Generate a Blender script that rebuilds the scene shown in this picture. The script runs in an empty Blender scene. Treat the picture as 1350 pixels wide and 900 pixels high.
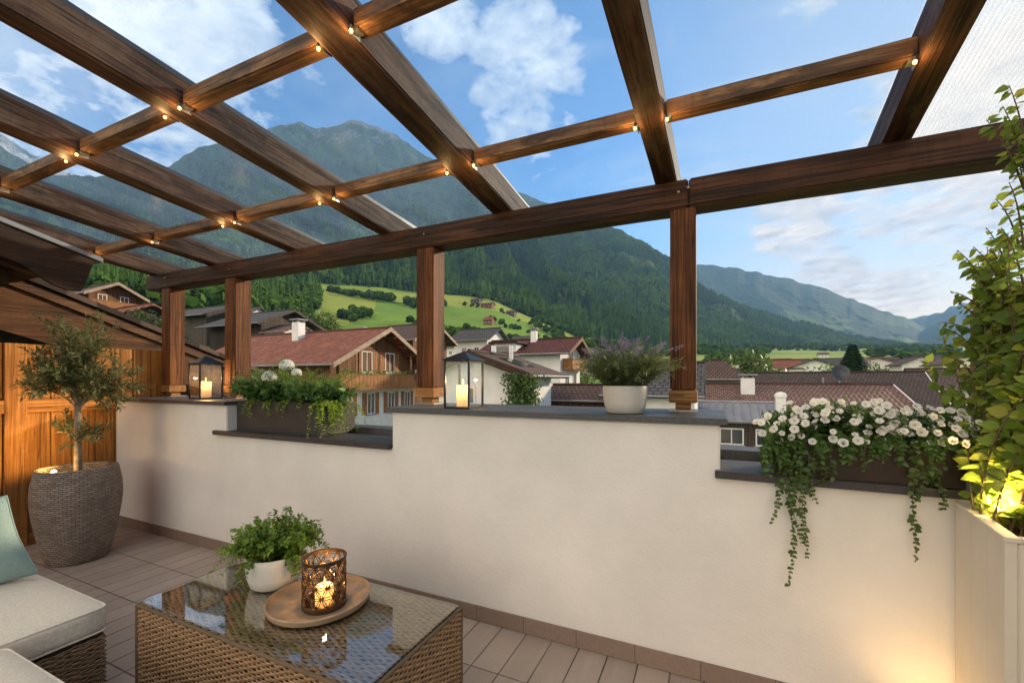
import bpy, bmesh, math, random
import numpy as np
from mathutils import Matrix, Vector, Euler
R = math.radians
sc = bpy.context.scene
COL = sc.collection
rnd = random.Random(7)
rng = np.random.default_rng(7)

# ------------------------------------------------------------------ camera
EYE = 1.4
FPX, CX, HY = 566.0, 675.0, 500.0          # focal length, centre column and horizon row, in pixels of the 1350 px photograph
YAW = math.atan(260 / 566)
cd = bpy.data.cameras.new('camera')
cam = bpy.data.objects.new('camera', cd)
COL.objects.link(cam)
cam.location = (0, 0, EYE)
cam.rotation_euler = (R(90), 0, YAW)
cd.sensor_width = 36
cd.lens = 36 * FPX / 1350
cd.shift_y = 50 / 1350
cd.clip_start = 0.05
cd.clip_end = 60000
sc.camera = cam

# ------------------------------------------------------------------ light
SUN_EL, SUN_AZ = 18.0, 39.0                # azimuth counted from +y towards +x
world = bpy.data.worlds.new('World')
sc.world = world
world.use_nodes = True
sd = bpy.data.lights.new('sun', 'SUN')
sun = bpy.data.objects.new('sun', sd)
COL.objects.link(sun)
sd.energy = 5.0
sd.angle = R(3)
sd.color = (1.0, 0.80, 0.56)
_d = Vector((math.sin(R(SUN_AZ)) * math.cos(R(SUN_EL)), math.cos(R(SUN_AZ)) * math.cos(R(SUN_EL)), math.sin(R(SUN_EL))))
sun.rotation_euler = (-_d).to_track_quat('-Z', 'Y').to_euler()
SKY_STRENGTH = 0.13
sc.view_settings.view_transform = 'Standard'
sc.view_settings.look = 'None'
sc.view_settings.exposure = 0.72
sc.view_settings.gamma = 1
sc.view_settings.use_curve_mapping = False
cy = sc.cycles
cy.use_denoising = True
cy.max_bounces = 7
cy.diffuse_bounces = 3
cy.glossy_bounces = 3
cy.transmission_bounces = 4
cy.transparent_max_bounces = 16
cy.volume_bounces = 0
cy.caustics_reflective = False
cy.caustics_refractive = False
cy.sample_clamp_indirect = 4
cy.use_adaptive_sampling = True
cy.adaptive_threshold = 0.02


class G:
    """node graph helper"""
    def __init__(self, tree):
        self.t = tree
        self.t.nodes.clear()

    def n(self, kind, _ins=None, **props):
        nd = self.t.nodes.new(kind)
        for k, v in props.items():
            setattr(nd, k, v)
        for k, v in (_ins or {}).items():
            self.set(nd, k, v)
        return nd

    def set(self, nd, k, v):
        s = nd.inputs[k]
        if isinstance(v, bpy.types.NodeSocket):
            self.t.links.new(v, s)
        else:
            if s.type == 'RGBA' and len(v) == 3:
                v = (*v, 1)
            s.default_value = v

    def math(self, op, a, b=0.0, c=0.0, clamp=False):
        nd = self.n('ShaderNodeMath', {0: a, 1: b, 2: c}, operation=op)
        nd.use_clamp = clamp
        return nd.outputs[0]

    def vec(self, op, a, b=(0, 0, 0)):
        nd = self.n('ShaderNodeVectorMath', {0: a, 1: b}, operation=op)
        return nd.outputs['Value'] if op in ('DOT_PRODUCT', 'LENGTH', 'DISTANCE') else nd.outputs[0]

    def mix(self, f, a, b, blend='MIX'):
        nd = self.n('ShaderNodeMix', data_type='RGBA', blend_type=blend)
        self.set(nd, 0, f)
        self.set(nd, 6, a)
        self.set(nd, 7, b)
        return nd.outputs[2]

    def ramp(self, f, stops, interp='LINEAR'):
        nd = self.n('ShaderNodeValToRGB', {0: f})
        cr = nd.color_ramp
        cr.interpolation = interp
        while len(cr.elements) > 1:
            cr.elements.remove(cr.elements[-1])
        for i, (p, c) in enumerate(stops):
            e = cr.elements[0] if i == 0 else cr.elements.new(p)
            e.position = p
            if not isinstance(c, tuple):
                c = (c, c, c)
            e.color = (*c, 1) if len(c) == 3 else c
        return nd.outputs[0]

    def rng(self, v, a, b, c=0.0, d=1.0, smooth=False):
        nd = self.n('ShaderNodeMapRange', {0: v, 1: a, 2: b, 3: c, 4: d})
        nd.clamp = True
        if smooth:
            nd.interpolation_type = 'SMOOTHSTEP'
        return nd.outputs[0]

    def noise(self, vec, scale, detail=4, rough=0.55, dist=0.0):
        nd = self.n('ShaderNodeTexNoise', {'Vector': vec, 'Scale': scale, 'Detail': detail, 'Roughness': rough, 'Distortion': dist})
        return nd.outputs[0]

    def voro(self, vec, scale, feature='F1', out='Distance', rand=1.0):
        nd = self.n('ShaderNodeTexVoronoi', {'Vector': vec, 'Scale': scale, 'Randomness': rand}, feature=feature)
        return nd.outputs[out]

    def scale(self, vec, s):
        return self.n('ShaderNodeMapping', {'Vector': vec, 'Scale': s}).outputs[0]

    def coord(self, which='Object'):
        return self.n('ShaderNodeTexCoord').outputs[which]

    def bump(self, h, strength=0.3, dist=0.01):
        return self.n('ShaderNodeBump', {'Height': h, 'Strength': strength, 'Distance': dist}).outputs[0]


def mat(name, fn, **kw):
    m = bpy.data.materials.new(name)
    m.use_nodes = True
    g = G(m.node_tree)
    out = g.n('ShaderNodeOutputMaterial')
    sh = fn(g, **kw)
    g.t.links.new(sh, out.inputs['Surface'])
    return m


def pbr(g, col, rough=0.6, normal=None, spec=0.4, metal=0.0, **extra):
    b = g.n('ShaderNodeBsdfPrincipled', {'Base Color': col, 'Roughness': rough, 'Specular IOR Level': spec, 'Metallic': metal})
    if normal is not None:
        g.set(b, 'Normal', normal)
    for k, v in extra.items():
        g.set(b, k.replace('_', ' '), v)
    return b.outputs[0]


# ------------------------------------------------------------------ sky with clouds (by direction only)
def pix_dir(px, py):
    l = (px - CX) / FPX
    v = Vector((-math.sin(YAW) + l * math.cos(YAW), math.cos(YAW) + l * math.sin(YAW), (HY - py) / FPX))
    return v.normalized()


def build_sky():
    g = G(world.node_tree)
    out = g.n('ShaderNodeOutputWorld')
    sky = g.n('ShaderNodeTexSky', sky_type='NISHITA')
    sky.sun_disc = False
    sky.sun_elevation = R(SUN_EL)
    sky.sun_rotation = R(SUN_AZ)
    sky.altitude = 600
    sky.air_density = 1.0
    sky.dust_density = 0.6
    sky.ozone_density = 2.0
    d = g.coord('Generated')
    d = g.vec('NORMALIZE', d)
    sep = g.n('ShaderNodeSeparateXYZ', {0: d})
    z = g.math('MAXIMUM', sep.outputs[2], 0.0)
    den = g.math('ADD', z, 0.12)
    plane = g.n('ShaderNodeCombineXYZ', {0: g.math('DIVIDE', sep.outputs[0], den), 1: g.math('DIVIDE', sep.outputs[1], den), 2: 0.0}).outputs[0]
    big = g.noise(g.vec('ADD', plane, (3.1, 1.7, 0.4)), 2.6, 9, 0.58, 0.2)
    fine = g.noise(g.vec('ADD', plane, (9.1, 4.7, 2.4)), 9.0, 9, 0.60, 0.3)
    wisp = g.noise(g.scale(g.vec('ADD', plane, (1.0, 5.0, 0)), (1.0, 2.6, 1)), 1.6, 8, 0.58, 0.5)
    body = g.math('ADD', g.math('MULTIPLY', big, 0.5), g.math('MULTIPLY', fine, 0.5))
    sdot = g.vec('DOT_PRODUCT', d, tuple(_d))
    total = None
    # cloud banks: direction, angular radius in degrees, amount
    banks = [((695, 105), 9.5, 0.27), ((740, 150), 6, 0.10), ((225, 45), 12, 0.30), ((300, 110), 8, 0.22), ((245, 185), 8, 0.28), ((20, 115), 6, 0.24),
             ((575, 22), 6, 0.22), ((1060, 295), 6.5, 0.27), ((1160, 262), 7, 0.22), ((1290, 240), 12, 0.24), ((1330, 130), 14, 0.30), ((1250, 310), 6, 0.20),
             ((1020, 190), 4, 0.13), ((1130, 125), 4.5, 0.13), ((970, 155), 3, 0.14), ((1060, 15), 4, 0.13), ((1100, 362), 5, 0.27), ((1190, 385), 4, 0.22), ((430, 90), 5, 0.12),
             ((100, 150), 6, 0.15), ((1180, 300), 5, 0.16), ((700, 195), 5, 0.14), ((80, 205), 6, 0.2)]
    for (px, py), rad, amt in banks:
        c = pix_dir(px, py)
        dot = g.vec('DOT_PRODUCT', d, tuple(c))
        m = g.math('MULTIPLY', g.rng(dot, math.cos(R(rad)), math.cos(R(rad * 0.15)), 0, 1, True), amt)
        total = m if total is None else g.math('MAXIMUM', total, m)
    cl = g.math('ADD', body, total)
    cover = g.ramp(cl, [(0.64, 0.0), (0.70, 0.55), (0.80, 0.97)])
    veil = g.math('MULTIPLY', g.rng(wisp, 0.5, 0.8, 0, 0.42), 1.0)
    cover = g.math('MAXIMUM', cover, g.math('MULTIPLY', veil, g.rng(sdot, 0.2, 0.8, 0.35, 1.0)))
    back = g.vec('DOT_PRODUCT', d, (-0.42, -0.91, 0.25))                 # cloud deck added to the unseen sky behind the viewer, brightening the wall
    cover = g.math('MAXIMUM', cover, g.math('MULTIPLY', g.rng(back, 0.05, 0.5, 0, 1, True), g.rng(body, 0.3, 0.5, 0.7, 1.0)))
    cover = g.math('MULTIPLY', cover, g.rng(sep.outputs[2], 0.0, 0.06))
    near = g.rng(sdot, 0.55, 0.99)
    lit = g.noise(g.vec('ADD', plane, (9.16, 4.76, 2.4)), 9.0, 6, 0.6, 0.3)
    ccol = g.mix(g.rng(lit, 0.35, 0.65), (3.5, 3.75, 4.2), (6.0, 5.8, 5.5))
    ccol = g.mix(g.math('MULTIPLY', g.rng(sdot, 0.55, 0.9), 0.9), ccol, g.mix(g.rng(lit, 0.35, 0.65), (3.6, 3.2, 2.9), (6.6, 5.6, 4.4)))
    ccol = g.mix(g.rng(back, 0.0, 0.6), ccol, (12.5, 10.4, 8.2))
    skyc = g.mix(1.0, sky.outputs[0], (0.62, 1.0, 1.14), 'MULTIPLY')
    skyc = g.mix(g.rng(sdot, 0.62, 0.97, 0, 0.6, True), skyc, (4.2, 3.8, 3.3))
    low = g.math('MULTIPLY', g.rng(sep.outputs[2], 0.03, 0.30, 1, 0, True), g.rng(sdot, 0.42, 0.8))
    skyc = g.mix(g.math('MULTIPLY', low, 0.95), skyc, (7.8, 5.9, 3.8))
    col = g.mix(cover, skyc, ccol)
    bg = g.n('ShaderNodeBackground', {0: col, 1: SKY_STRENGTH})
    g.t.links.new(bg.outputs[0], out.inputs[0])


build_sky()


# ------------------------------------------------------------------ materials
def m_wood(g, dark, light, axis=0, rough=0.62, wear=None, wear_amt=0.0, knots=True, s=1.0, bump=0.55, cracks=0.85):
    co = g.coord('Object')
    oi = g.n('ShaderNodeObjectInfo').outputs['Random']
    off = g.n('ShaderNodeCombineXYZ', {0: g.math('MULTIPLY', oi, 37.0), 1: g.math('MULTIPLY', oi, 11.0), 2: g.math('MULTIPLY', oi, 23.0)}).outputs[0]
    p = g.vec('ADD', co, off)
    sc_l = [14, 14, 14]
    sc_l[axis] = 0.9
    a = g.noise(g.scale(p, tuple(v * s for v in sc_l)), 1.0, 6, 0.6, 1.2)
    sc_f = [95, 95, 95]
    sc_f[axis] = 2.2
    f = g.noise(g.scale(p, tuple(v * s for v in sc_f)), 1.0, 3, 0.6)
    blot = g.noise(p, 3.0, 4, 0.6)
    t = g.math('ADD', g.math('MULTIPLY', a, 0.5), g.math('MULTIPLY', f, 0.5))
    c = g.ramp(t, [(0.41, dark), (0.49, tuple(x * .65 + y * .35 for x, y in zip(dark, light))), (0.585, light)])
    c = g.mix(g.rng(blot, 0.35, 0.7, 0.0, 0.45), c, tuple(x * 0.55 for x in dark))
    if wear:
        sw = [9, 9, 9]
        sw[axis] = 2.2
        w = g.noise(g.scale(p, tuple(sw)), 1.0, 6, 0.7, 0.8)
        c = g.mix(g.math('MULTIPLY', g.rng(w, 0.47, 0.6), wear_amt), c, wear)
    if knots:
        sk = [5.5, 5.5, 5.5]
        sk[axis] = 1.5
        k = g.voro(g.scale(p, tuple(sk)), 1.0)
        c = g.mix(g.rng(k, 0.07, 0.20, 0.85, 0.0), c, tuple(x * 0.35 for x in dark))
    saw_s = [5, 5, 5]
    saw_s[axis] = 38
    saw = g.noise(g.scale(p, tuple(saw_s)), 1.0, 3, 0.7)
    c = g.mix(g.rng(saw, 0.52, 0.7, 0.0, 0.28), c, tuple(x * 0.5 for x in dark))
    crk_s = [26, 26, 26]
    crk_s[axis] = 0.5
    crk = g.noise(g.scale(p, tuple(crk_s)), 1.0, 2, 0.5, 0.6)
    cr = g.rng(g.math('ABSOLUTE', g.math('SUBTRACT', crk, 0.55)), 0.0, 0.016, 1.0, 0.0)
    c = g.mix(g.math('MULTIPLY', cr, cracks), c, tuple(x * 0.2 for x in dark))
    h = g.math('SUBTRACT', t, g.math('MULTIPLY', cr, 0.6))
    return pbr(g, c, rough, g.bump(h, bump, 0.006), 0.22)


W_BEAM = mat('stained_beam_wood', m_wood, dark=(0.018, 0.0075, 0.004), light=(0.108, 0.043, 0.019))
W_RAFTER = mat('stained_rafter_wood', m_wood, dark=(0.018, 0.0078, 0.0042), light=(0.125, 0.056, 0.028), wear=(0.16, 0.10, 0.063), wear_amt=0.45)
W_POST = mat('post_wood', m_wood, dark=(0.062, 0.020, 0.006), light=(0.225, 0.080, 0.022))
W_FOOT = mat('fresh_post_foot_wood', m_wood, dark=(0.28, 0.13, 0.042), light=(0.50, 0.26, 0.09), s=1.5)
W_CROSS = mat('weathered_crossbar_wood', m_wood, dark=(0.15, 0.068, 0.027), light=(0.42, 0.215, 0.092), wear=(0.045, 0.024, 0.015), wear_amt=0.8)
W_PLANK = mat('honey_plank_wood', m_wood, dark=(0.23, 0.090, 0.020), light=(0.42, 0.19, 0.046), axis=2)
W_PLANKX = mat('honey_rail_wood', m_wood, dark=(0.23, 0.090, 0.020), light=(0.42, 0.19, 0.046), axis=1)
W_DARK = mat('dark_gable_wood', m_wood, dark=(0.030, 0.015, 0.009), light=(0.085, 0.044, 0.026), axis=1)
W_GABLE = mat('weathered_gable_wood', m_wood, dark=(0.07, 0.032, 0.016), light=(0.20, 0.10, 0.05), axis=1)
W_WARM = mat('warm_brown_board_wood', m_wood, dark=(0.060, 0.024, 0.009), light=(0.165, 0.070, 0.026), axis=1)
W_SCREEN = mat('screen_wood', m_wood, dark=(0.20, 0.12, 0.06), light=(0.42, 0.28, 0.15), axis=2)
W_WHITE = mat('whitewashed_planter_wood', m_wood, dark=(0.64, 0.575, 0.475), light=(0.70, 0.635, 0.53), axis=2, knots=False, bump=0.12, cracks=0.12)
W_CHALET = mat('chalet_wood', m_wood, dark=(0.085, 0.034, 0.012), light=(0.26, 0.115, 0.040), axis=2, s=0.25, knots=False)
W_BARN = mat('old_barn_wood', m_wood, dark=(0.035, 0.026, 0.020), light=(0.10, 0.075, 0.06), axis=2, s=0.2, knots=False)
W_LIGHT = mat('pale_verge_wood', m_wood, dark=(0.28, 0.20, 0.14), light=(0.48, 0.37, 0.27), axis=1, s=0.3, knots=False)
W_BALC = mat('balcony_wood', m_wood, dark=(0.24, 0.10, 0.035), light=(0.46, 0.22, 0.080), axis=2, s=0.4, knots=False)


def m_plaster(g, col=(0.70, 0.65, 0.60), grain=220, bump=0.35, stain=0.14):
    p = g.coord('Object')
    n1 = g.noise(p, 1.3, 5, 0.6)
    n2 = g.noise(p, grain, 3, 0.65)
    n3 = g.noise(p, grain * 0.22, 4, 0.6)
    c = g.mix(g.rng(n1, 0.35, 0.7, 0, 1), tuple(x * (1 - stain) for x in col), col)
    n4 = g.noise(g.scale(p, (1, 1, 0.25)), 5.0, 5, 0.65)
    c = g.mix(g.rng(n4, 0.5, 0.75, 0, 0.18), c, tuple(x * 0.78 for x in col))
    h = g.math('ADD', n2, g.math('MULTIPLY', n3, 0.8))
    return pbr(g, c, 0.9, g.bump(h, bump, 0.004), 0.2)


PLASTER = mat('cream_plaster', m_plaster, col=(0.83, 0.775, 0.71), grain=130, bump=0.6)
RENDER_WHITE = mat('white_house_render', m_plaster, col=(0.78, 0.77, 0.74), grain=6, bump=0.05)
RENDER_CREAM = mat('cream_house_render', m_plaster, col=(0.70, 0.66, 0.58), grain=6, bump=0.05)
RENDER_GREY = mat('grey_house_render', m_plaster, col=(0.55, 0.52, 0.48), grain=6, bump=0.05)


def m_stone(g, col=(0.058, 0.055, 0.056), rough=0.42):
    p = g.coord('Object')
    a = g.noise(p, 55, 5, 0.7)
    b = g.noise(p, 4, 4, 0.6)
    c = g.mix(g.rng(a, 0.35, 0.7), tuple(x * 0.7 for x in col), tuple(x * 1.6 for x in col))
    c = g.mix(g.rng(b, 0.45, 0.75, 0, 0.5), c, tuple(x * 1.7 for x in col))
    return pbr(g, c, g.rng(b, 0.3, 0.7, rough - 0.1, rough + 0.15), g.bump(a, 0.2, 0.003), 0.5)


SLATE = mat('slate_coping_stone', m_stone)
SILL = mat('dark_sill_stone', m_stone, col=(0.034, 0.028, 0.027), rough=0.5)


def m_floor(g):
    p = g.coord('Object')
    q = g.vec('ADD', p, (0.616 + 148 * 0.1485, 2.2 - 1.857 + 0.3655 * 40 - 0.343 + 0.0, 0))
    br = g.n('ShaderNodeTexBrick', {'Vector': q, 'Scale': 1.0, 'Color1': (0.43, 0.345, 0.285), 'Color2': (0.345, 0.275, 0.225), 'Mortar': (0.060, 0.044, 0.035),
                                    'Mortar Size': 0.0042, 'Mortar Smooth': 0.25, 'Bias': 0.0, 'Brick Width': 0.1485, 'Row Height': 0.3655})
    br.offset = 0.0
    n = g.noise(p, 90, 4, 0.7)
    n2 = g.noise(g.scale(p, (16, 2.0, 1)), 1.0, 4, 0.6)
    n3 = g.noise(p, 1.7, 4, 0.6)
    c = g.mix(g.rng(n, 0.35, 0.7, 0, 0.35), br.outputs[0], (0.22, 0.165, 0.135))
    c = g.mix(g.rng(n2, 0.5, 0.8, 0, 0.4), c, (0.50, 0.41, 0.34))
    c = g.mix(g.rng(n3, 0.45, 0.75, 0, 0.4), c, (0.25, 0.185, 0.15))
    h = g.math('ADD', g.math('MULTIPLY', br.outputs[1], -1.0), g.math('MULTIPLY', n, 0.12))
    return pbr(g, c, g.rng(n3, 0.3, 0.7, 0.42, 0.6), g.bump(h, 0.6, 0.004), 0.4)


FLOOR = mat('terrace_plank_tiles', m_floor)


def m_skirt(g):
    p = g.coord('Object')
    sx = g.n('ShaderNodeSeparateXYZ', {0: p})
    v = g.n('ShaderNodeCombineXYZ', {0: g.math('ADD', sx.outputs[0], 50.1), 1: g.math('ADD', sx.outputs[2], 5.02), 2: 0.0}).outputs[0]
    br = g.n('ShaderNodeTexBrick', {'Vector': v, 'Scale': 1.0, 'Color1': (0.29, 0.205, 0.160), 'Color2': (0.235, 0.165, 0.125), 'Mortar': (0.12, 0.09, 0.075),
                                    'Mortar Size': 0.0025, 'Mortar Smooth': 0.2, 'Brick Width': 0.298, 'Row Height': 1.0})
    br.offset = 0.0
    n = g.noise(p, 70, 4, 0.7)
    c = g.mix(g.rng(n, 0.35, 0.7, 0, 0.4), br.outputs[0], (0.15, 0.10, 0.078))
    return pbr(g, c, 0.55, g.bump(g.math('SUBTRACT', g.math('MULTIPLY', n, 0.2), br.outputs[1]), 0.5, 0.003))


SKIRT = mat('skirting_tile', m_skirt)


def m_flat(g, col, rough=0.5, metal=0.0, var=0.15, sc=8.0, bump=0.0, bs=60, spec=0.4):
    p = g.coord('Object')
    n = g.noise(p, sc, 5, 0.6)
    c = g.mix(g.rng(n, 0.3, 0.7), tuple(x * (1 - var) for x in col), tuple(min(1, x * (1 + var)) for x in col))
    nm = g.bump(g.noise(p, bs, 4, 0.6), bump, 0.004) if bump else None
    return pbr(g, c, rough, nm, spec, metal)


BLACK_METAL = mat('black_lantern_metal', m_flat, col=(0.025, 0.025, 0.027), rough=0.38, metal=0.7)
ZINC = mat('zinc_sheet', m_flat, col=(0.25, 0.25, 0.26), rough=0.6, metal=0.1, sc=1.2)
W_TRAY = mat('tray_wood', m_flat, col=(0.34, 0.225, 0.135), rough=0.42, var=0.22, sc=9.0, bump=0.1, bs=60)
PLANTER_M = mat('cream_painted_timber', m_flat, col=(0.68, 0.60, 0.485), rough=0.6, var=0.06, sc=4.0, bump=0.12, bs=50)
GALV = mat('galvanised_steel', m_flat, col=(0.36, 0.34, 0.31), rough=0.35, metal=0.9)
GASKET = mat('dark_glazing_bar', m_flat, col=(0.05, 0.052, 0.058), rough=0.4, metal=0.4)
BRONZE = mat('antique_bronze', m_flat, col=(0.13, 0.075, 0.038), rough=0.38, metal=0.85, var=0.3, sc=40)
POT_WHITE = mat('off_white_glazed_pot', m_flat, col=(0.66, 0.62, 0.55), rough=0.5, var=0.06, bump=0.15, bs=35)
POT_GREY = mat('stone_coloured_pot', m_flat, col=(0.56, 0.52, 0.46), rough=0.55, var=0.08, bump=0.15, bs=40)
BOX_BROWN = mat('charcoal_flower_box', m_flat, col=(0.040, 0.033, 0.030), rough=0.55, var=0.2)
BOX_UMBER = mat('dark_brown_flower_box', m_flat, col=(0.036, 0.020, 0.014), rough=0.55, var=0.25)
SOIL = mat('potting_soil', m_flat, col=(0.035, 0.022, 0.014), rough=0.95, var=0.5, sc=60, bump=1.0, bs=50)
def m_wax(g):
    b = pbr(g, (0.86, 0.76, 0.58), 0.45)
    t = g.n('ShaderNodeBsdfTranslucent', {0: (0.95, 0.66, 0.34, 1)}).outputs[0]
    return g.n('ShaderNodeMixShader', {0: 0.5, 1: b, 2: t}).outputs[0]


WAX = mat('candle_wax', m_wax)
WICK = mat('candle_wick', m_flat, col=(0.02, 0.015, 0.01), rough=0.9)


def m_emit(g, col, s):
    return g.n('ShaderNodeEmission', {0: (*col, 1), 1: s}).outputs[0]


FLAME = mat('candle_flame', m_emit, col=(1.0, 0.52, 0.13), s=4.5)
BULB = mat('warm_bulb', m_emit, col=(1.0, 0.47, 0.10), s=6)
SPOTLENS = mat('spotlight_lens', m_emit, col=(1.0, 0.72, 0.30), s=22)


def m_pane(g, dust=0.05, tint=(0.97, 0.985, 1.0), dustcol=(0.75, 0.8, 0.85), rough=0.02, refl=1.0):
    """a thin pane: straight transmission, Fresnel reflection and a little dust"""
    fc = g.n('ShaderNodeLayerWeight', {'Blend': 0.5}).outputs['Facing']
    fr = g.math('ADD', 0.03, g.math('MULTIPLY', g.math('POWER', fc, 5.0), 0.9))
    tr = g.n('ShaderNodeBsdfTransparent', {0: (*tint, 1)}).outputs[0]
    gl = g.n('ShaderNodeBsdfGlossy', {0: (1, 1, 1, 1), 'Roughness': rough}).outputs[0]
    p = g.coord('Object')
    n = g.noise(g.scale(p, (1, 0.35, 1)), 4.0, 6, 0.65)
    tl = g.n('ShaderNodeBsdfTranslucent', {0: (*dustcol, 1)}).outputs[0]
    a = g.n('ShaderNodeMixShader', {0: g.rng(n, 0.3, 0.75, dust * 0.4, dust * 1.6), 1: tr, 2: tl}).outputs[0]
    return g.n('ShaderNodeMixShader', {0: g.math('MULTIPLY', fr, refl), 1: a, 2: gl}).outputs[0]


ROOF_GLASS = mat('dusty_roof_glass', m_pane, dust=0.05, refl=0.10, rough=0.32, tint=(0.88, 0.945, 1.0), dustcol=(0.55, 0.72, 0.9))
RIB_GLASS = mat('ribbed_polycarbonate', m_pane, dust=0.22, dustcol=(0.9, 0.9, 0.88), rough=0.3, refl=0.3)
LANTERN_GLASS = mat('lantern_glass', m_pane, dust=0.01, refl=0.8)
TABLE_GLASS = mat('table_glass', m_pane, dust=0.004, tint=(0.93, 0.95, 0.94), refl=2.3)


def m_window(g):
    p = g.coord('Object')
    n = g.noise(p, 0.9, 2, 0.5)
    c = g.mix(g.rng(n, 0.35, 0.65), (0.012, 0.014, 0.017), (0.05, 0.05, 0.048))
    return pbr(g, c, 0.08, None, 0.9)


WINGLASS = mat('window_glass', m_window)


def m_tiles(g, c1, c2, moss=0.2, bw=0.34, rh=0.44):
    uv = g.n('ShaderNodeUVMap').outputs[0]
    br = g.n('ShaderNodeTexBrick', {'Vector': uv, 'Scale': 1.0, 'Color1': c1, 'Color2': c2, 'Mortar': tuple(x * 0.25 for x in c2),
                                    'Mortar Size': 0.06, 'Mortar Smooth': 0.5, 'Bias': 0.0, 'Brick Width': bw, 'Row Height': rh})
    sep = g.n('ShaderNodeSeparateXYZ', {0: uv})
    row = g.math('FRACT', g.math('DIVIDE', sep.outputs[1], rh))
    colw = g.math('FRACT', g.math('DIVIDE', sep.outputs[0], bw))
    arch = g.math('SINE', g.math('MULTIPLY', colw, math.pi))
    n = g.noise(uv, 0.7, 5, 0.65)
    n2 = g.noise(uv, 9, 4, 0.7)
    c = g.mix(g.rng(n, 0.35, 0.7, 0, 0.55), br.outputs[0], tuple(x * 0.6 for x in c2))
    c = g.mix(g.rng(n2, 0.5, 0.75, 0, moss * 1.5), c, (0.09, 0.085, 0.06))
    h = g.math('ADD', g.math('MULTIPLY', row, 0.7), g.math('MULTIPLY', arch, 0.5))
    return pbr(g, c, 0.75, g.bump(h, 0.9, 0.09), 0.3)


T_RED = mat('red_clay_tiles', m_tiles, c1=(0.44, 0.165, 0.10), c2=(0.24, 0.078, 0.048))
T_BRICK = mat('faded_brick_tiles', m_tiles, c1=(0.295, 0.17, 0.13), c2=(0.175, 0.10, 0.08), bw=0.30, rh=0.36)
T_GREY = mat('grey_brown_tiles', m_tiles, c1=(0.13, 0.095, 0.080), c2=(0.080, 0.058, 0.050), bw=0.32, rh=0.38)
T_BROWN = mat('brown_tiles', m_tiles, c1=(0.17, 0.105, 0.08), c2=(0.11, 0.07, 0.055), bw=0.32, rh=0.36)
T_DKRED = mat('dark_red_tiles', m_tiles, c1=(0.17, 0.055, 0.042), c2=(0.105, 0.036, 0.03), bw=0.4, rh=0.4)
T_SLATE = mat('slate_roof_tiles', m_tiles, c1=(0.12, 0.115, 0.115), c2=(0.075, 0.072, 0.074), bw=0.45, rh=0.45)


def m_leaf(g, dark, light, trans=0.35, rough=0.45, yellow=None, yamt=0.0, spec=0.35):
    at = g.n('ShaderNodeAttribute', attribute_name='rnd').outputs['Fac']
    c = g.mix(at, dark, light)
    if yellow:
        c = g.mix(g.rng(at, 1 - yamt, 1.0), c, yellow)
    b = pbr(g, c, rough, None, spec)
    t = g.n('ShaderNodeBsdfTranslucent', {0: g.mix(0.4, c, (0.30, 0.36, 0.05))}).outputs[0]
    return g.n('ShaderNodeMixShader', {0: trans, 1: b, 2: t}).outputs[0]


L_OLIVE = mat('olive_leaves', m_leaf, dark=(0.060, 0.072, 0.026), light=(0.20, 0.205, 0.085), trans=0.25)
L_BOX = mat('bright_herb_leaves', m_leaf, dark=(0.075, 0.145, 0.014), light=(0.25, 0.37, 0.042))
L_DARK = mat('deep_green_leaves', m_leaf, dark=(0.025, 0.070, 0.016), light=(0.085, 0.19, 0.040))
L_FERN = mat('fern_leaves', m_leaf, dark=(0.060, 0.14, 0.018), light=(0.20, 0.32, 0.045))
L_LIME = mat('lime_trailing_leaves', m_leaf, dark=(0.16, 0.28, 0.03), light=(0.38, 0.50, 0.07))
L_PET = mat('petunia_leaves', m_leaf, dark=(0.030, 0.075, 0.016), light=(0.11, 0.20, 0.042))
L_VINE = mat('ivy_leaves', m_leaf, dark=(0.028, 0.065, 0.018), light=(0.10, 0.165, 0.045))
L_CLIMB = mat('climber_leaves', m_leaf, dark=(0.095, 0.165, 0.018), light=(0.31, 0.40, 0.05), trans=0.5, yellow=(0.45, 0.40, 0.06), yamt=0.25)
L_LAV = mat('lavender_leaves', m_leaf, dark=(0.070, 0.10, 0.042), light=(0.20, 0.24, 0.11))
L_TREE = mat('broadleaf_crown', m_leaf, dark=(0.022, 0.055, 0.014), light=(0.085, 0.150, 0.034), trans=0.25)
L_CONIF = mat('conifer_needles', m_leaf, dark=(0.012, 0.032, 0.014), light=(0.040, 0.075, 0.026), trans=0.06, rough=1.0, spec=0.0)
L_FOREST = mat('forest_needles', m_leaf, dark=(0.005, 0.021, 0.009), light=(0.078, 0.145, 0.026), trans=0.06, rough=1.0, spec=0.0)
PURPLE = mat('lavender_petals', m_leaf, dark=(0.15, 0.11, 0.20), light=(0.34, 0.28, 0.42), trans=0.2)
PETAL = mat('white_petals', m_leaf, dark=(0.80, 0.69, 0.60), light=(0.88, 0.83, 0.76), trans=0.3)
PETALC = mat('yellow_flower_centres', m_leaf, dark=(0.60, 0.50, 0.12), light=(0.66, 0.56, 0.20), trans=0.2)
HYDR = mat('hydrangea_petals', m_leaf, dark=(0.74, 0.75, 0.64), light=(0.88, 0.88, 0.83), trans=0.25)
BARK = mat('grey_bark', m_flat, col=(0.21, 0.165, 0.12), rough=0.85, var=0.4, sc=35, bump=0.8, bs=40)
STEM = mat('green_stems', m_flat, col=(0.10, 0.11, 0.035), rough=0.7)
TWIG = mat('brown_twigs', m_flat, col=(0.13, 0.085, 0.045), rough=0.8)


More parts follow.
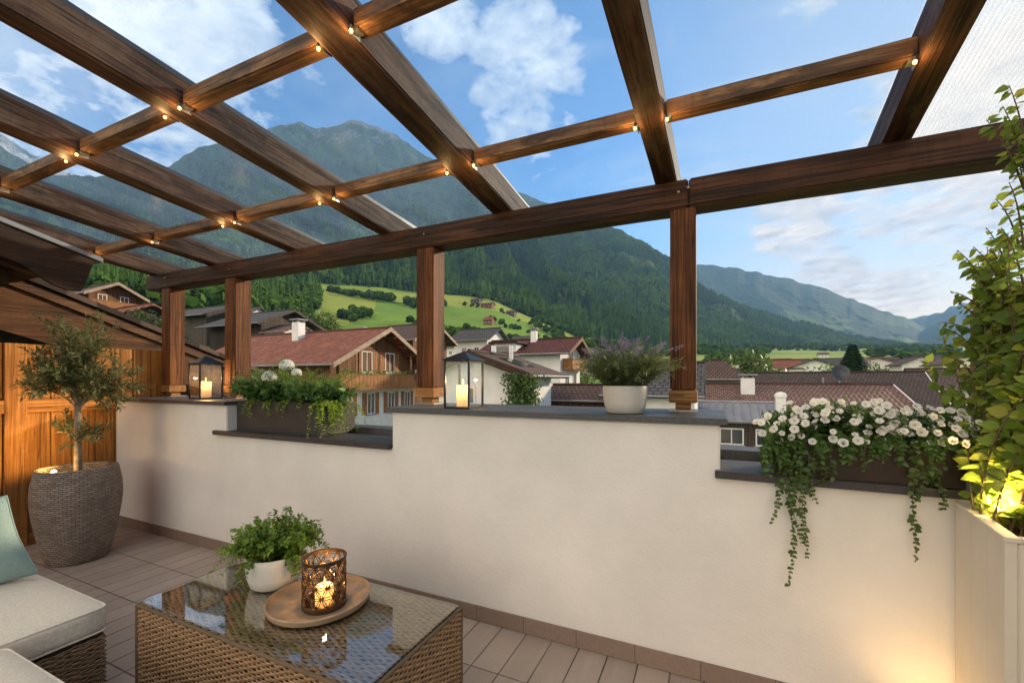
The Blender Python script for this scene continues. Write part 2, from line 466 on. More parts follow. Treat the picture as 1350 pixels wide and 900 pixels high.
def m_wicker(g, a=(0.16, 0.088, 0.040), b=(0.47, 0.295, 0.155)):
    at = g.n('ShaderNodeAttribute', attribute_name='rnd').outputs['Fac']
    p = g.coord('Object')
    n = g.noise(p, 60, 4, 0.65)
    t = g.math('ADD', g.math('MULTIPLY', at, 0.65), g.math('MULTIPLY', n, 0.35))
    return pbr(g, g.mix(t, a, b), 0.55, g.bump(n, 0.3, 0.002), 0.35)


WICKER = mat('brown_wicker', m_wicker)
WICKER_IN = mat('wicker_backing', m_flat, col=(0.075, 0.042, 0.022), rough=0.8)


def m_weavepot(g):
    uv = g.n('ShaderNodeUVMap').outputs[0]
    w = g.noise(uv, 7.0, 2, 0.5)
    sep = g.n('ShaderNodeSeparateXYZ', {0: uv})
    v2 = g.n('ShaderNodeCombineXYZ', {0: sep.outputs[0], 1: g.math('ADD', sep.outputs[1], g.math('MULTIPLY', w, 0.014)), 2: 0.0}).outputs[0]
    br = g.n('ShaderNodeTexBrick', {'Vector': v2, 'Scale': 1.0, 'Color1': (0.44, 0.34, 0.265), 'Color2': (0.24, 0.178, 0.135), 'Mortar': (0.050, 0.036, 0.028),
                                    'Mortar Size': 0.0028, 'Mortar Smooth': 0.8, 'Bias': -0.1, 'Brick Width': 0.046, 'Row Height': 0.0150})
    n = g.noise(g.scale(uv, (20, 180, 1)), 1.0, 4, 0.7)
    n1 = g.noise(uv, 5, 4, 0.6)
    c = g.mix(g.rng(n, 0.4, 0.75, 0, 0.55), br.outputs[0], (0.30, 0.25, 0.21))
    c = g.mix(g.rng(n1, 0.45, 0.75, 0, 0.3), c, (0.10, 0.075, 0.06))
    h = g.math('ADD', g.math('MULTIPLY', br.outputs[1], -1.0), g.math('MULTIPLY', n, 0.6))
    return pbr(g, c, 0.75, g.bump(h, 1.0, 0.012), 0.3)


WEAVEPOT = mat('woven_texture_pot', m_weavepot)


def m_fabric(g, col):
    p = g.coord('Object')
    w1 = g.noise(g.scale(p, (420, 60, 60)), 1.0, 2, 0.6)
    w2 = g.noise(g.scale(p, (60, 420, 420)), 1.0, 2, 0.6)
    w = g.math('ADD', w1, w2)
    n = g.noise(p, 5, 4, 0.55)
    c = g.mix(g.rng(w, 0.8, 1.25, 0, 1), tuple(x * 0.82 for x in col), tuple(min(1, x * 1.08) for x in col))
    h = g.math('ADD', g.math('MULTIPLY', w, 0.05), g.math('MULTIPLY', n, 0.9))
    return pbr(g, c, 0.9, g.bump(h, 0.35, 0.02), 0.15, Sheen_Weight=0.15)


CREAM = mat('cream_cushion_fabric', m_fabric, col=(0.80, 0.685, 0.52))
TEAL = mat('sage_teal_fabric', m_fabric, col=(0.31, 0.42, 0.375))


# ------------------------------------------------------------------ mesh helpers
def wm(o):
    return Matrix.LocRotScale(o.location, o.rotation_euler, o.scale) if o is not None else Matrix()


def link(name, me, m=None, parent=None, M=None, smooth=False):
    """one mesh object; M is its place in the world"""
    o = bpy.data.objects.new(name, me)
    COL.objects.link(o)
    if m is not None:
        for x in (m if isinstance(m, (list, tuple)) else [m]):
            me.materials.append(x)
    if smooth:
        me.polygons.foreach_set('use_smooth', np.ones(len(me.polygons), dtype=bool))
    M = M or Matrix()
    if parent is not None:
        o.parent = parent
        pm = PM.get(parent.name, Matrix())
        o.matrix_basis = pm.inverted() @ M
    else:
        o.matrix_basis = M
    PM[o.name] = M
    return o


PM = {}


def tag(o, label=None, cat=None, group=None, kind=None):
    if label:
        o['label'] = label
    if cat:
        o['category'] = cat
    if group:
        o['group'] = group
    if kind:
        o['kind'] = kind
    return o


def thing(name, label, cat, loc=(0, 0, 0), rz=0.0, group=None):
    o = bpy.data.objects.new(name, None)
    COL.objects.link(o)
    o.empty_display_size = 0.1
    o.location = loc
    o.rotation_euler = (0, 0, rz)
    PM[o.name] = wm(o)
    return tag(o, label, cat, group)


def npmesh(name, V, F, rndv=None, uv=None, matidx=None):
    """fast mesh from arrays; F is (n,k) with one k, or a list of such arrays"""
    me = bpy.data.meshes.new(name)
    Fs = F if isinstance(F, list) else [F]
    V = np.asarray(V, dtype=np.float32)
    loops = np.concatenate([np.asarray(f, dtype=np.int32).ravel() for f in Fs])
    tot = np.concatenate([np.full(len(f), np.asarray(f).shape[1], dtype=np.int32) for f in Fs])
    start = np.concatenate([[0], np.cumsum(tot)[:-1]]).astype(np.int32)
    me.vertices.add(len(V))
    me.vertices.foreach_set('co', V.ravel())
    me.loops.add(len(loops))
    me.loops.foreach_set('vertex_index', loops)
    me.polygons.add(len(tot))
    me.polygons.foreach_set('loop_start', start)
    me.polygons.foreach_set('loop_total', tot)
    if matidx is not None:
        me.polygons.foreach_set('material_index', np.asarray(matidx, dtype=np.int32))
    me.update(calc_edges=True)
    if rndv is not None:
        a = me.attributes.new('rnd', 'FLOAT', 'POINT')
        a.data.foreach_set('value', np.asarray(rndv, dtype=np.float32))
    if uv is not None:
        l = me.uv_layers.new(name='UVMap')
        l.data.foreach_set('uv', np.asarray(uv, dtype=np.float32)[loops].ravel())
    return me


class MB:
    """collects simple solids into one mesh"""
    def __init__(self):
        self.V, self.F, self.U = [], [], []

    def add(self, V, F, U=None):
        o = len(self.V)
        self.V += [tuple(v) for v in V]
        self.F += [tuple(i + o for i in f) for f in F]
        self.U += list(U) if U else [(0, 0)] * len(V)
        return self

    def box(self, x0, x1, y0, y1, z0, z1, M=None):
        V = [Vector((x, y, z)) for z in (z0, z1) for y in (y0, y1) for x in (x0, x1)]
        if M is not None:
            V = [M @ v for v in V]
        return self.add(V, [(0, 2, 3, 1), (4, 5, 7, 6), (0, 1, 5, 4), (2, 6, 7, 3), (0, 4, 6, 2), (1, 3, 7, 5)])

    def tube(self, pts, r, n=8, cap=True):
        pts = [Vector(p) for p in pts]
        rs = r if isinstance(r, (list, tuple)) else [r] * len(pts)
        V, F = [], []
        up = Vector((0.13, 0.21, 0.97))
        for i, p in enumerate(pts):
            d = (pts[min(i + 1, len(pts) - 1)] - pts[max(i - 1, 0)])
            d = d.normalized() if d.length > 1e-9 else Vector((0, 0, 1))
            if abs(d.dot(up)) > 0.98:
                up = Vector((1, 0.1, 0.1))
            a = d.cross(up).normalized()
            b = d.cross(a)
            for k in range(n):
                t = 2 * math.pi * k / n
                V.append(p + (a * math.cos(t) + b * math.sin(t)) * rs[i])
        for i in range(len(pts) - 1):
            for k in range(n):
                k2 = (k + 1) % n
                F.append((i * n + k, i * n + k2, (i + 1) * n + k2, (i + 1) * n + k))
        if cap:
            F.append(tuple(range(n)))
            F.append(tuple(range((len(pts) - 1) * n, len(pts) * n))[::-1])
        return self.add(V, F)

    def lathe(self, prof, n=48, c=(0, 0, 0)):
        V, F, U = [], [], []
        s = 0
        for i, (r, z) in enumerate(prof):
            if i:
                s += math.hypot(r - prof[i - 1][0], z - prof[i - 1][1])
            for k in range(n + 1):
                t = 2 * math.pi * k / n
                V.append((c[0] + r * math.cos(t), c[1] + r * math.sin(t), c[2] + z))
                U.append((t * 0.27, s))
        m = n + 1
        for i in range(len(prof) - 1):
            for k in range(n):
                F.append((i * m + k, i * m + k + 1, (i + 1) * m + k + 1, (i + 1) * m + k))
        return self.add(V, F, U)

    def prism(self, poly, axis, a, b):
        """extrude a 2D outline along an axis ('x': outline is (y,z); 'y': (x,z); 'z': (x,y))"""
        n = len(poly)
        f = {'x': lambda p, t: (t, p[0], p[1]), 'y': lambda p, t: (p[0], t, p[1]), 'z': lambda p, t: (p[0], p[1], t)}[axis]
        V = [f(p, a) for p in poly] + [f(p, b) for p in poly]
        F = [tuple(range(n))[::-1], tuple(range(n, 2 * n))] + [(i, (i + 1) % n, n + (i + 1) % n, n + i) for i in range(n)]
        return self.add(V, F)

    def mesh(self, name, bevel=0.0, seg=2, merge=False):
        me = bpy.data.meshes.new(name)
        me.from_pydata(self.V, [], self.F)
        uvl = me.uv_layers.new(name='UVMap')
        idx = np.zeros(len(me.loops), dtype=np.int32)
        me.loops.foreach_get('vertex_index', idx)
        uvl.data.foreach_set('uv', np.asarray(self.U, dtype=np.float32)[idx].ravel())
        bm = bmesh.new()
        bm.from_mesh(me)
        if merge:
            bmesh.ops.remove_doubles(bm, verts=bm.verts, dist=1e-5)
        bmesh.ops.recalc_face_normals(bm, faces=bm.faces)
        if bevel:
            es = [e for e in bm.edges if len(e.link_faces) == 2 and e.calc_face_angle(0) > 0.5]
            bmesh.ops.bevel(bm, geom=es, offset=bevel, segments=seg, affect='EDGES', clamp_overlap=True)
        bm.to_mesh(me)
        bm.free()
        return me

    def build(self, name, m, parent=None, M=None, bevel=0.0, smooth=False, seg=2, merge=False):
        me = self.mesh(name, bevel, seg, merge)
        o = link(name, me, m, parent, M, False)
        if smooth:
            for p in me.polygons:
                p.use_smooth = True
            me.set_sharp_from_angle(angle=R(40))
        return o


def bar(name, p0, p1, w, h, m, parent, up=(0, 0, 1), bevel=0.005, drop=0.0):
    """a squared timber from p0 to p1; p0, p1 on the middle of its underside"""
    p0, p1 = Vector(p0), Vector(p1)
    x = (p1 - p0).normalized()
    y = Vector(up).cross(x).normalized()
    z = x.cross(y)
    M = Matrix((x, y, z)).transposed().to_4x4()
    M.translation = p0
    L = (p1 - p0).length
    b = MB()
    n = max(2, int(L / 0.25))
    # slightly uneven sides: rings along the length
    rg = random.Random(int(abs(p0.x * 977 + p0.y * 131 + p0.z * 17) * 10))
    V, F = [], []
    for i in range(n + 1):
        t = L * i / n
        e = [rg.uniform(-0.0018, 0.0018) for _ in range(4)]
        V += [(t, -w / 2 + e[0], e[2]), (t, w / 2 + e[1], e[2]), (t, w / 2 + e[1], h + e[3]), (t, -w / 2 + e[0], h + e[3])]
    for i in range(n):
        for k in range(4):
            F.append((i * 4 + k, i * 4 + (k + 1) % 4, (i + 1) * 4 + (k + 1) % 4, (i + 1) * 4 + k))
    F += [(3, 2, 1, 0), (n * 4, n * 4 + 1, n * 4 + 2, n * 4 + 3)]
    b.add(V, F)
    return b.build(name, m, parent, M, bevel)


def leaf_template(w=0.4, bend=0.12, fold=0.12, rows=(0.25, 0.6)):
    V = [(0, 0, 0)]
    ws = [1.0, 0.85] if len(rows) == 2 else [1.0]
    for r_, k in zip(rows, ws):
        z = -bend * r_ * r_
        V += [(-w / 2 * k, r_, z + fold * w * k), (0, r_, z), (w / 2 * k, r_, z + fold * w * k)]
    V.append((0, 1, -bend))
    if len(rows) == 2:
        F = [(0, 2, 1), (0, 3, 2), (1, 2, 5), (1, 5, 4), (2, 3, 6), (2, 6, 5), (4, 5, 7), (5, 6, 7)]
    else:
        F = [(0, 2, 1), (0, 3, 2), (1, 2, 4), (2, 3, 4)]
    return np.array(V, dtype=np.float32), np.array(F, dtype=np.int32)


LEAF8 = leaf_template(0.62, 0.18, 0.16)
LEAF4 = leaf_template(0.5, 0.15, 0.15, rows=(0.45,))
LEAFN = leaf_template(0.2, 0.12, 0.2, rows=(0.45,))
LEAFR = leaf_template(0.8, 0.12, 0.12)
LEAFC = leaf_template(0.74, 0.22, 0.14)
LEAFO = leaf_template(0.26, 0.12, 0.2, rows=(0.45,))


def frames(D, N):
    """rotation matrices whose y axis is D and whose z axis is near N"""
    D = D / np.maximum(np.linalg.norm(D, axis=1, keepdims=True), 1e-9)
    X = np.cross(D, N)
    X /= np.maximum(np.linalg.norm(X, axis=1, keepdims=True), 1e-9)
    Z = np.cross(X, D)
    return np.stack([X, D, Z], axis=2)


def scatter(tmpl, P, D, N, S, rv=None, name='leaves'):
    tv, tf = tmpl
    P, D, N, S = (np.asarray(a, dtype=np.float32) for a in (P, D, N, S))
    A = frames(D, N)
    V = np.einsum('nij,kj->nki', A, tv) * S[:, None, None] + P[:, None, :]
    n, k = len(P), len(tv)
    F = (tf[None] + (np.arange(n) * k)[:, None, None]).reshape(-1, tf.shape[1])
    rv = rng.random(n) if rv is None else rv
    return npmesh(name, V.reshape(-1, 3), F, np.repeat(rv, k))


def rand_unit(n, g=rng):
    v = g.normal(size=(n, 3))
    return v / np.linalg.norm(v, axis=1, keepdims=True)


def pt(px, py, Y):
    """world point on the plane y=Y behind a pixel of the photograph"""
    l = (px - CX) / FPX
    dx, dy, dz = -math.sin(YAW) + l * math.cos(YAW), math.cos(YAW) + l * math.sin(YAW), (HY - py) / FPX
    t = Y / dy
    return Vector((dx * t, Y, EYE + dz * t))


def ptd(px, py, depth):
    l = (px - CX) / FPX
    return Vector(((-math.sin(YAW) + l * math.cos(YAW)) * depth, (math.cos(YAW) + l * math.sin(YAW)) * depth, EYE + (HY - py) / FPX * depth))


# ------------------------------------------------------------------ terrain
def vnoise(x, y, seed=0):
    xi, yi = np.floor(x).astype(np.int64), np.floor(y).astype(np.int64)
    fx, fy = x - xi, y - yi
    fx, fy = fx * fx * (3 - 2 * fx), fy * fy * (3 - 2 * fy)

    def h(a, b):
        n = (a * 374761393 + b * 668265263 + seed * 974711) & 0x7fffffff
        n = ((n ^ (n >> 13)) * 1274126177) & 0x7fffffff
        return ((n ^ (n >> 16)) & 0xffff) / 65535.0
    return (h(xi, yi) * (1 - fx) + h(xi + 1, yi) * fx) * (1 - fy) + (h(xi, yi + 1) * (1 - fx) + h(xi + 1, yi + 1) * fx) * fy


def fbm(x, y, octv=5, seed=0, gain=0.5):
    a, s, t = 1.0, 0.0, 0.0
    for o in range(octv):
        s = s + a * vnoise(x, y, seed + o)
        t += a
        a *= gain
        x, y = x * 2.03 + 7.1, y * 2.03 + 3.7
    return s / t - 0.5


GC = np.array([-700, 100, 250, 400, 450, 560, 650, 760, 860, 950, 1100, 1250, 1700], float)
GR = np.array([0, 55, 100, 160, 300, 500, 800, 1300, 2600, 9000], float)
GT = np.array([   # picture rows of the ground at each distance (row 1, 2: fixed depth below)
    [455, 455, 452, 478, 500, 508, 512, 514, 514, 514, 514, 514, 514],     # 100 m
    [430, 432, 440, 460, 470, 478, 482, 490, 496, 499, 500, 500, 500],     # 160
    [405, 410, 412, 436, 448, 452, 454, 470, 484, 487, 489, 489, 489],     # 300
    [375, 380, 385, 398, 404, 414, 418, 452, 470, 475, 479, 480, 480],     # 500
    [345, 345, 350, 366, 372, 384, 392, 438, 460, 465, 468, 470, 470],     # 800
    [330, 330, 335, 352, 360, 372, 384, 434, 454, 459, 461, 464, 464],     # 1300
    [320, 320, 325, 345, 355, 368, 380, 432, 450, 455, 457, 459, 459],     # 2600
    [320, 320, 325, 345, 355, 368, 380, 432, 450, 454, 455, 456, 456]], float)
GROUND0 = -7.0


def ground_z(px, r):
    """height of the ground on the bearing of picture column px at distance r"""
    px, r = np.asarray(px, float), np.asarray(r, float)
    ct = np.cos(np.arctan((px - CX) / FPX))
    pc = np.clip(px, GC[0], GC[-1])
    rows = np.stack([np.interp(pc, GC, row) for row in GT])            # (8, n)
    el = (HY - rows) / FPX * ct
    zs = np.concatenate([np.full((2,) + px.shape, GROUND0), EYE + el * GR[2:].reshape((-1,) + (1,) * px.ndim)])
    # piecewise blend along r, smoothed
    out = np.zeros_like(r)
    for k in range(len(GR) - 1):
        m = (r >= GR[k]) & (r <= GR[k + 1])
        t = (r - GR[k]) / (GR[k + 1] - GR[k])
        v = zs[k] * (1 - t) + zs[k + 1] * t
        out = np.where(m, v, out)
    out = np.where(r > GR[-1], zs[-1], out)
    th = np.arctan((px - CX) / FPX)
    x, y = r * np.sin(th), r * np.cos(th)
    return out + fbm(x / 60, y / 60, 4, 3) * np.clip((r - 90) / 300, 0, 1) * 9


def polar(px, r):
    """world x, y of a bearing (picture column) and distance"""
    th = np.arctan((np.asarray(px, float) - CX) / FPX)
    l, f_ = np.sin(th) * r, np.cos(th) * r
    return -math.sin(YAW) * f_ + math.cos(YAW) * l, math.cos(YAW) * f_ + math.sin(YAW) * l


def bearing(x, y):
    f_ = -math.sin(YAW) * x + math.cos(YAW) * y
    l = math.cos(YAW) * x + math.sin(YAW) * y
    return CX + FPX * l / f_, math.hypot(l, f_)


def gz(x, y):
    p, r = bearing(x, y)
    return float(ground_z(np.array([p]), np.array([r]))[0])


def m_ground(g):
    p = g.coord('Object')
    big = g.noise(p, 0.011, 5, 0.6)
    mid = g.noise(p, 0.06, 5, 0.65)
    fine = g.noise(p, 0.9, 4, 0.7)
    fields = g.voro(g.scale(p, (0.006, 0.011, 0.006)), 1.0, out='Color')
    fv = g.n('ShaderNodeSeparateColor', {0: fields}).outputs[0]
    c = g.mix(g.rng(mid, 0.3, 0.7), (0.088, 0.185, 0.020), (0.160, 0.275, 0.034))
    c = g.mix(g.math('MULTIPLY', g.rng(fv, 0.55, 0.75), 0.8), c, (0.27, 0.30, 0.05))
    c = g.mix(g.math('MULTIPLY', g.rng(fv, 0.0, 0.3, 1, 0), 0.6), c, (0.060, 0.14, 0.018))
    c = g.mix(g.rng(big, 0.5, 0.7, 0, 0.5), c, (0.20, 0.26, 0.045))
    c = g.mix(g.rng(fine, 0.4, 0.75, 0, 0.4), c, (0.05, 0.105, 0.014))
    wv = g.n('ShaderNodeTexWave', {'Vector': p, 'Scale': 0.045, 'Distortion': 6.0, 'Detail': 2.0}).outputs[1]
    c = g.mix(g.rng(wv, 0.3, 0.9, 0, 0.22), c, (0.24, 0.30, 0.06))
    ln = g.vec('LENGTH', p)
    yard = g.noise(p, 0.07, 3, 0.5)
    town = g.math('MULTIPLY', g.rng(ln, 70, 130, 1, 0), g.rng(yard, 0.45, 0.55))
    c = g.mix(town, c, (0.16, 0.145, 0.13))
    return pbr(g, c, 0.9, g.bump(fine, 0.6, 0.5), 0.15)


GROUND_M = mat('meadow_ground', m_ground)


def build_ground():
    pxs = np.concatenate([np.linspace(-5000, -500, 24), np.linspace(-440, 1700, 260), np.linspace(1800, 7000, 24)])
    rs = np.concatenate([[1.5, 8, 20, 35, 48], np.geomspace(55, 6900, 180)])
    PX, RR = np.meshgrid(pxs, rs, indexing='ij')
    Z = ground_z(PX, RR)
    X, Y = polar(PX, RR)
    V = np.stack([X, Y, Z], -1).reshape(-1, 3)
    n, m = PX.shape
    i, j = np.meshgrid(np.arange(n - 1), np.arange(m - 1), indexing='ij')
    a = (i * m + j).ravel()
    F = np.stack([a, a + m, a + m + 1, a + 1], 1)
    o = link('ground', npmesh('ground', V, F), GROUND_M, smooth=True)
    tag(o, 'green valley floor and hillside meadows beyond the terrace', kind='structure')


build_ground()


def m_mountain(g, rockz=900.0, clear=0.0, far=False, s=1.0, rock=(0.19, 0.175, 0.165), meadow=(0.15, 0.22, 0.04)):
    p = g.coord('Object')
    n1 = g.noise(p, 0.0022 * s, 6, 0.62)
    n2 = g.noise(p, 0.02 * s, 6, 0.7)
    n3 = g.voro(g.scale(p, (1, 1, 0.5)), 0.075 * s)
    c = g.mix(g.rng(n2, 0.35, 0.68), (0.012, 0.036, 0.012), (0.055, 0.105, 0.024))
    c = g.mix(g.rng(n3, 0.1, 0.75, 0.0, 0.6), c, (0.013, 0.030, 0.013))
    c = g.mix(g.rng(n1, 0.52, 0.68, 0, 0.4), c, (0.085, 0.125, 0.038))
    if clear:
        k = g.noise(g.scale(p, (1, 1, 2.5)), 0.0026 * s, 5, 0.62)
        sep0 = g.n('ShaderNodeSeparateXYZ', {0: p})
        low = g.rng(sep0.outputs[2], 250, 750, 1, 0)
        c = g.mix(g.math('MULTIPLY', g.rng(k, 0.575 if clear < .8 else 0.53, 0.60 if clear < .8 else 0.56), g.math('MULTIPLY', low, clear)), c, meadow)
    sep = g.n('ShaderNodeSeparateXYZ', {0: p})
    rk = g.noise(g.scale(p, (1, 1, 0.45)), 0.006 * s, 7, 0.72)
    hz = g.math('ADD', g.rng(sep.outputs[2], rockz * 0.55, rockz * 1.25, -0.24, 0.16), rk)
    rmask = g.rng(hz, 0.565, 0.63)
    strata = g.noise(g.scale(p, (0.004, 0.004, 0.03)), 1.0, 6, 0.7)
    rc = g.mix(g.rng(strata, 0.3, 0.7), tuple(x * 0.55 for x in rock), tuple(x * 1.25 for x in rock))
    rc = g.mix(g.rng(n2, 0.5, 0.7, 0, 0.7), rc, (0.08, 0.10, 0.045))
    c = g.mix(rmask, c, rc)
    h = g.math('ADD', g.math('MULTIPLY', n3, -0.6), n2)
    return pbr(g, c, 0.95, g.bump(h, 0.8, 14.0 / s), 0.1)


def ridge(name, label, m, crest, r0, rc, ybase, nx=420, ns=130, gully=90, gscale=10, power=0.9, seed=1, back=900, crestjag=3.0, kind='structure'):
    """a mountain side: a sheet that climbs from its foot (distance r0) to its crest (distance rc) and falls away behind it.
    crest, r0, rc, ybase: lists of (picture column, value)"""
    cp = np.array(crest, float)
    pxs = np.linspace(cp[0, 0], cp[-1, 0], nx)
    f1 = lambda t: np.interp(pxs, *np.array(t, float).T)
    yc, R0, RC, YB = f1(crest), f1(r0), f1(rc), f1(ybase)
    yc = yc + fbm(pxs / 9, pxs * 0 + seed, 4, seed) * crestjag * 2
    s = np.concatenate([np.linspace(0, 1, ns), 1 + np.linspace(0.05, 1, 10)])
    S, PXm = np.meshgrid(s, pxs)
    th = np.cos(np.arctan((PXm - CX) / FPX))
    sc_ = np.clip(S, 0, 1)
    rr = R0[:, None] + (RC - R0)[:, None] * sc_ + back * np.clip(S - 1, 0, 1)
    yy = YB[:, None] + (yc - YB)[:, None] * sc_ ** power
    z = EYE + (HY - yy) / FPX * th * rr
    X, Y = polar(PXm, rr)
    env = np.sin(np.pi * np.clip(sc_, 0, 1) ** 0.8) ** 0.8
    gul = np.abs(fbm(PXm / 1350 * gscale * 2.2 + sc_ * 1.3, sc_ * 1.6 + seed, 5, seed + 5)) * -2 + 0.35
    det = fbm(X / 160, Y / 160, 5, seed + 9)
    rr2 = rr - env * (gul * gully * 2.2 + det * gully * 0.8)           # spurs come towards the valley, gullies go back
    X, Y = polar(PXm, rr2)
    z = z + det * env * gully * 0.25 - np.where(S > 1, (S - 1) * back * 0.45, 0)
    z[:, 0] -= 60
    V = np.stack([X, Y, z], -1)
    n, mm = S.shape
    i, j = np.meshgrid(np.arange(n - 1), np.arange(mm - 1), indexing='ij')
    a = (i * mm + j).ravel()
    F = np.stack([a, a + mm, a + mm + 1, a + 1], 1)
    o = link(name, npmesh(name, V.reshape(-1, 3), F), m, smooth=True)
    tag(o, label, kind=kind)
    return V, pxs, ns


M1_CREST = [(-700, 150), (-260, 190), (-120, 172), (0, 192), (34, 214), (72, 231), (140, 233), (195, 228), (222, 219), (262, 193), (300, 187), (330, 178), (359, 168), (395, 161), (420, 169),
            (437, 166), (460, 159), (480, 162), (498, 167), (524, 179), (560, 204), (600, 221), (640, 238), (689, 256), (720, 268), (770, 285), (821, 305), (853, 321),
            (881, 338), (929, 379), (982, 404), (1030, 418), (1069, 430), (1125, 445), (1182, 456), (1230, 461), (1300, 466)]
M1_R0 = [(-700, 620), (250, 620), (430, 720), (560, 780), (660, 760), (760, 640), (860, 850), (950, 1250), (1050, 1700), (1150, 2300), (1300, 3000)]
M1_RC = [(-700, 2500), (100, 2600), (300, 2700), (460, 2800), (560, 2700), (700, 2500), (880, 2300), (980, 2500), (1080, 2800), (1180, 3000), (1300, 3400)]
M1_YB = [(-700, 372), (250, 376), (430, 378), (560, 390), (660, 402), (760, 446), (860, 462), (950, 464), (1050, 463), (1150, 462), (1300, 466)]
M1 = ridge('mountainside', 'tall forested mountain rising behind the village', mat('forested_mountain', m_mountain, rockz=1330.0, clear=0.45, rock=(0.15, 0.145, 0.14)), M1_CREST, M1_R0, M1_RC, M1_YB,
           nx=680, ns=170, gully=150, gscale=13, power=0.93, seed=4)
M2 = ridge('far_hills', 'blue wooded ridge on the far side of the valley', mat('far_wooded_hills', m_mountain, rockz=2600.0, clear=0.9, s=0.6),
           [(720, 330), (860, 345), (928, 349), (978, 355), (1035, 366), (1089, 381), (1152, 405), (1205, 424), (1258, 449), (1300, 460)],
           [(720, 3000), (1100, 3400), (1300, 4600)], [(720, 5200), (1100, 5600), (1300, 6200)], [(720, 450), (950, 456), (1100, 456), (1300, 462)],
           nx=260, ns=90, gully=95, gscale=9, seed=21)
M3 = ridge('distant_mountains', 'pale blue mountain range closing the valley', mat('distant_mountains', m_mountain, rockz=1500.0, s=0.4),
           [(1120, 436), (1160, 428), (1197, 419), (1220, 417), (1243, 411), (1257, 403), (1269, 399), (1290, 402), (1320, 390), (1380, 372), (1500, 350), (1800, 330)],
           [(1120, 4800), (1800, 4500)], [(1120, 7000), (1800, 6600)], [(1120, 456), (1800, 456)], nx=160, ns=60, gully=130, gscale=8, seed=31)
M3b = ridge('valley_side_hills', 'dark blue hills on the right flank of the valley', mat('flank_hills', m_mountain, rockz=2600.0, s=0.5),
            [(1190, 452), (1225, 430), (1245, 420), (1280, 414), (1320, 418), (1400, 400), (1700, 360)], [(1190, 3900), (1700, 3000)], [(1190, 5600), (1700, 4600)],
            [(1190, 459), (1700, 462)], nx=140, ns=60, gully=110, gscale=8, seed=41)
M4 = ridge('rocky_peaks', 'pale rocky peaks seen over the left end of the roof', mat('pale_rock_peaks', m_mountain, rockz=500.0, s=0.5, rock=(0.34, 0.33, 0.32)),
           [(-700, 120), (-200, 150), (-60, 165), (0, 175), (22, 190), (52, 208), (110, 236), (240, 262)], [(-700, 3200), (240, 3200)], [(-700, 5200), (240, 5200)],
           [(-700, 330), (240, 330)], nx=170, ns=80, gully=220, gscale=9, seed=51)


# ------------------------------------------------------------------ forest
def conifer_lo(sides, tiers, seed, wid=0.17):
    g = random.Random(seed)
    V, F = [], []
    for t in range(tiers):
        zb = 0.04 + 0.86 * (t / tiers)
        zt = min(1.0, zb + 1.35 / tiers) if t < tiers - 1 else 1.0
        rb = wid * (1 - t / tiers) ** 0.9
        o = len(V)
        for k in range(sides):
            a = 2 * math.pi * (k + g.random() * 0.4) / sides
            q = rb * (0.72 + 0.5 * g.random()) * (1.0 if k % 2 else 0.72)
            V.append((q * math.cos(a), q * math.sin(a), zb + g.uniform(-0.03, 0.03)))
        V.append((g.uniform(-.01, .01), g.uniform(-.01, .01), zt))
        for k in range(sides):
            F.append((o + k, o + (k + 1) % sides, o + sides))
    return np.array(V, np.float32), np.array(F, np.int32)


def round_lo(seed, n=26, cl=0.36):
    """loose broadleaf crown from tilted leaf clumps, unit height"""
    g = np.random.default_rng(seed)
    u = rand_unit(n, g)
    k = 7
    lob = rand_unit(k, g) * g.uniform(.10, .27, (k, 1)) * np.array([1.1, 1.1, .95]) + np.array([0, 0, 0.55])
    lr = g.uniform(.13, .25, k)
    li = g.integers(0, k, n)
    c = lob[li] + u * lr[li][:, None] * (.75 + .4 * g.random((n, 1)))
    A = frames(rand_unit(n, g), u + 0.4 * rand_unit(n, g))
    tv = np.array([(-.5, -.5, 0), (.5, -.42, 0.05), (.55, .5, 0), (-.42, .55, 0.06), (0, 0, 0.16)], np.float32)
    tf = np.array([(0, 1, 4), (1, 2, 4), (2, 3, 4), (3, 0, 4)], np.int32)
    V = np.einsum('nij,kj->nki', A, tv) * (cl if n < 100 else 0.24) + c[:, None, :]
    F = (tf[None] + (np.arange(n) * 5)[:, None, None]).reshape(-1, 3)
    return V.reshape(-1, 3).astype(np.float32), F


def plant_mass(name, label, templates, P, Hh, W, m, rv=None):
    """many trees in ONE mesh: P base points, Hh heights, W width factors"""
    n = len(P)
    which = rng.integers(0, len(templates), n)
    ang = rng.random(n) * 6.283
    rv = rng.random(n) if rv is None else rv
    Vs, Fs, Rs, off = [], [], [], 0
    for k, (tv, tf) in enumerate(templates):
        idx = np.where(which == k)[0]
        if not len(idx):
            continue
        c, s = np.cos(ang[idx])[:, None], np.sin(ang[idx])[:, None]
        x, y, z = tv[:, 0][None], tv[:, 1][None], tv[:, 2][None]
        sw = (Hh[idx] * W[idx])[:, None]
        V = np.stack([(x * c - y * s) * sw, (x * s + y * c) * sw, z * Hh[idx][:, None]], -1) + P[idx][:, None, :]
        Vs.append(V.reshape(-1, 3))
        Fs.append((tf[None] + (np.arange(len(idx)) * len(tv))[:, None, None]).reshape(-1, 3) + off)
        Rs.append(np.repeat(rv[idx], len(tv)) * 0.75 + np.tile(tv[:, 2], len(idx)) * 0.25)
        off += len(idx) * len(tv)
    o = link(name, npmesh(name, np.concatenate(Vs), np.concatenate(Fs), np.concatenate(Rs)), m)
    return tag(o, label, kind='stuff')


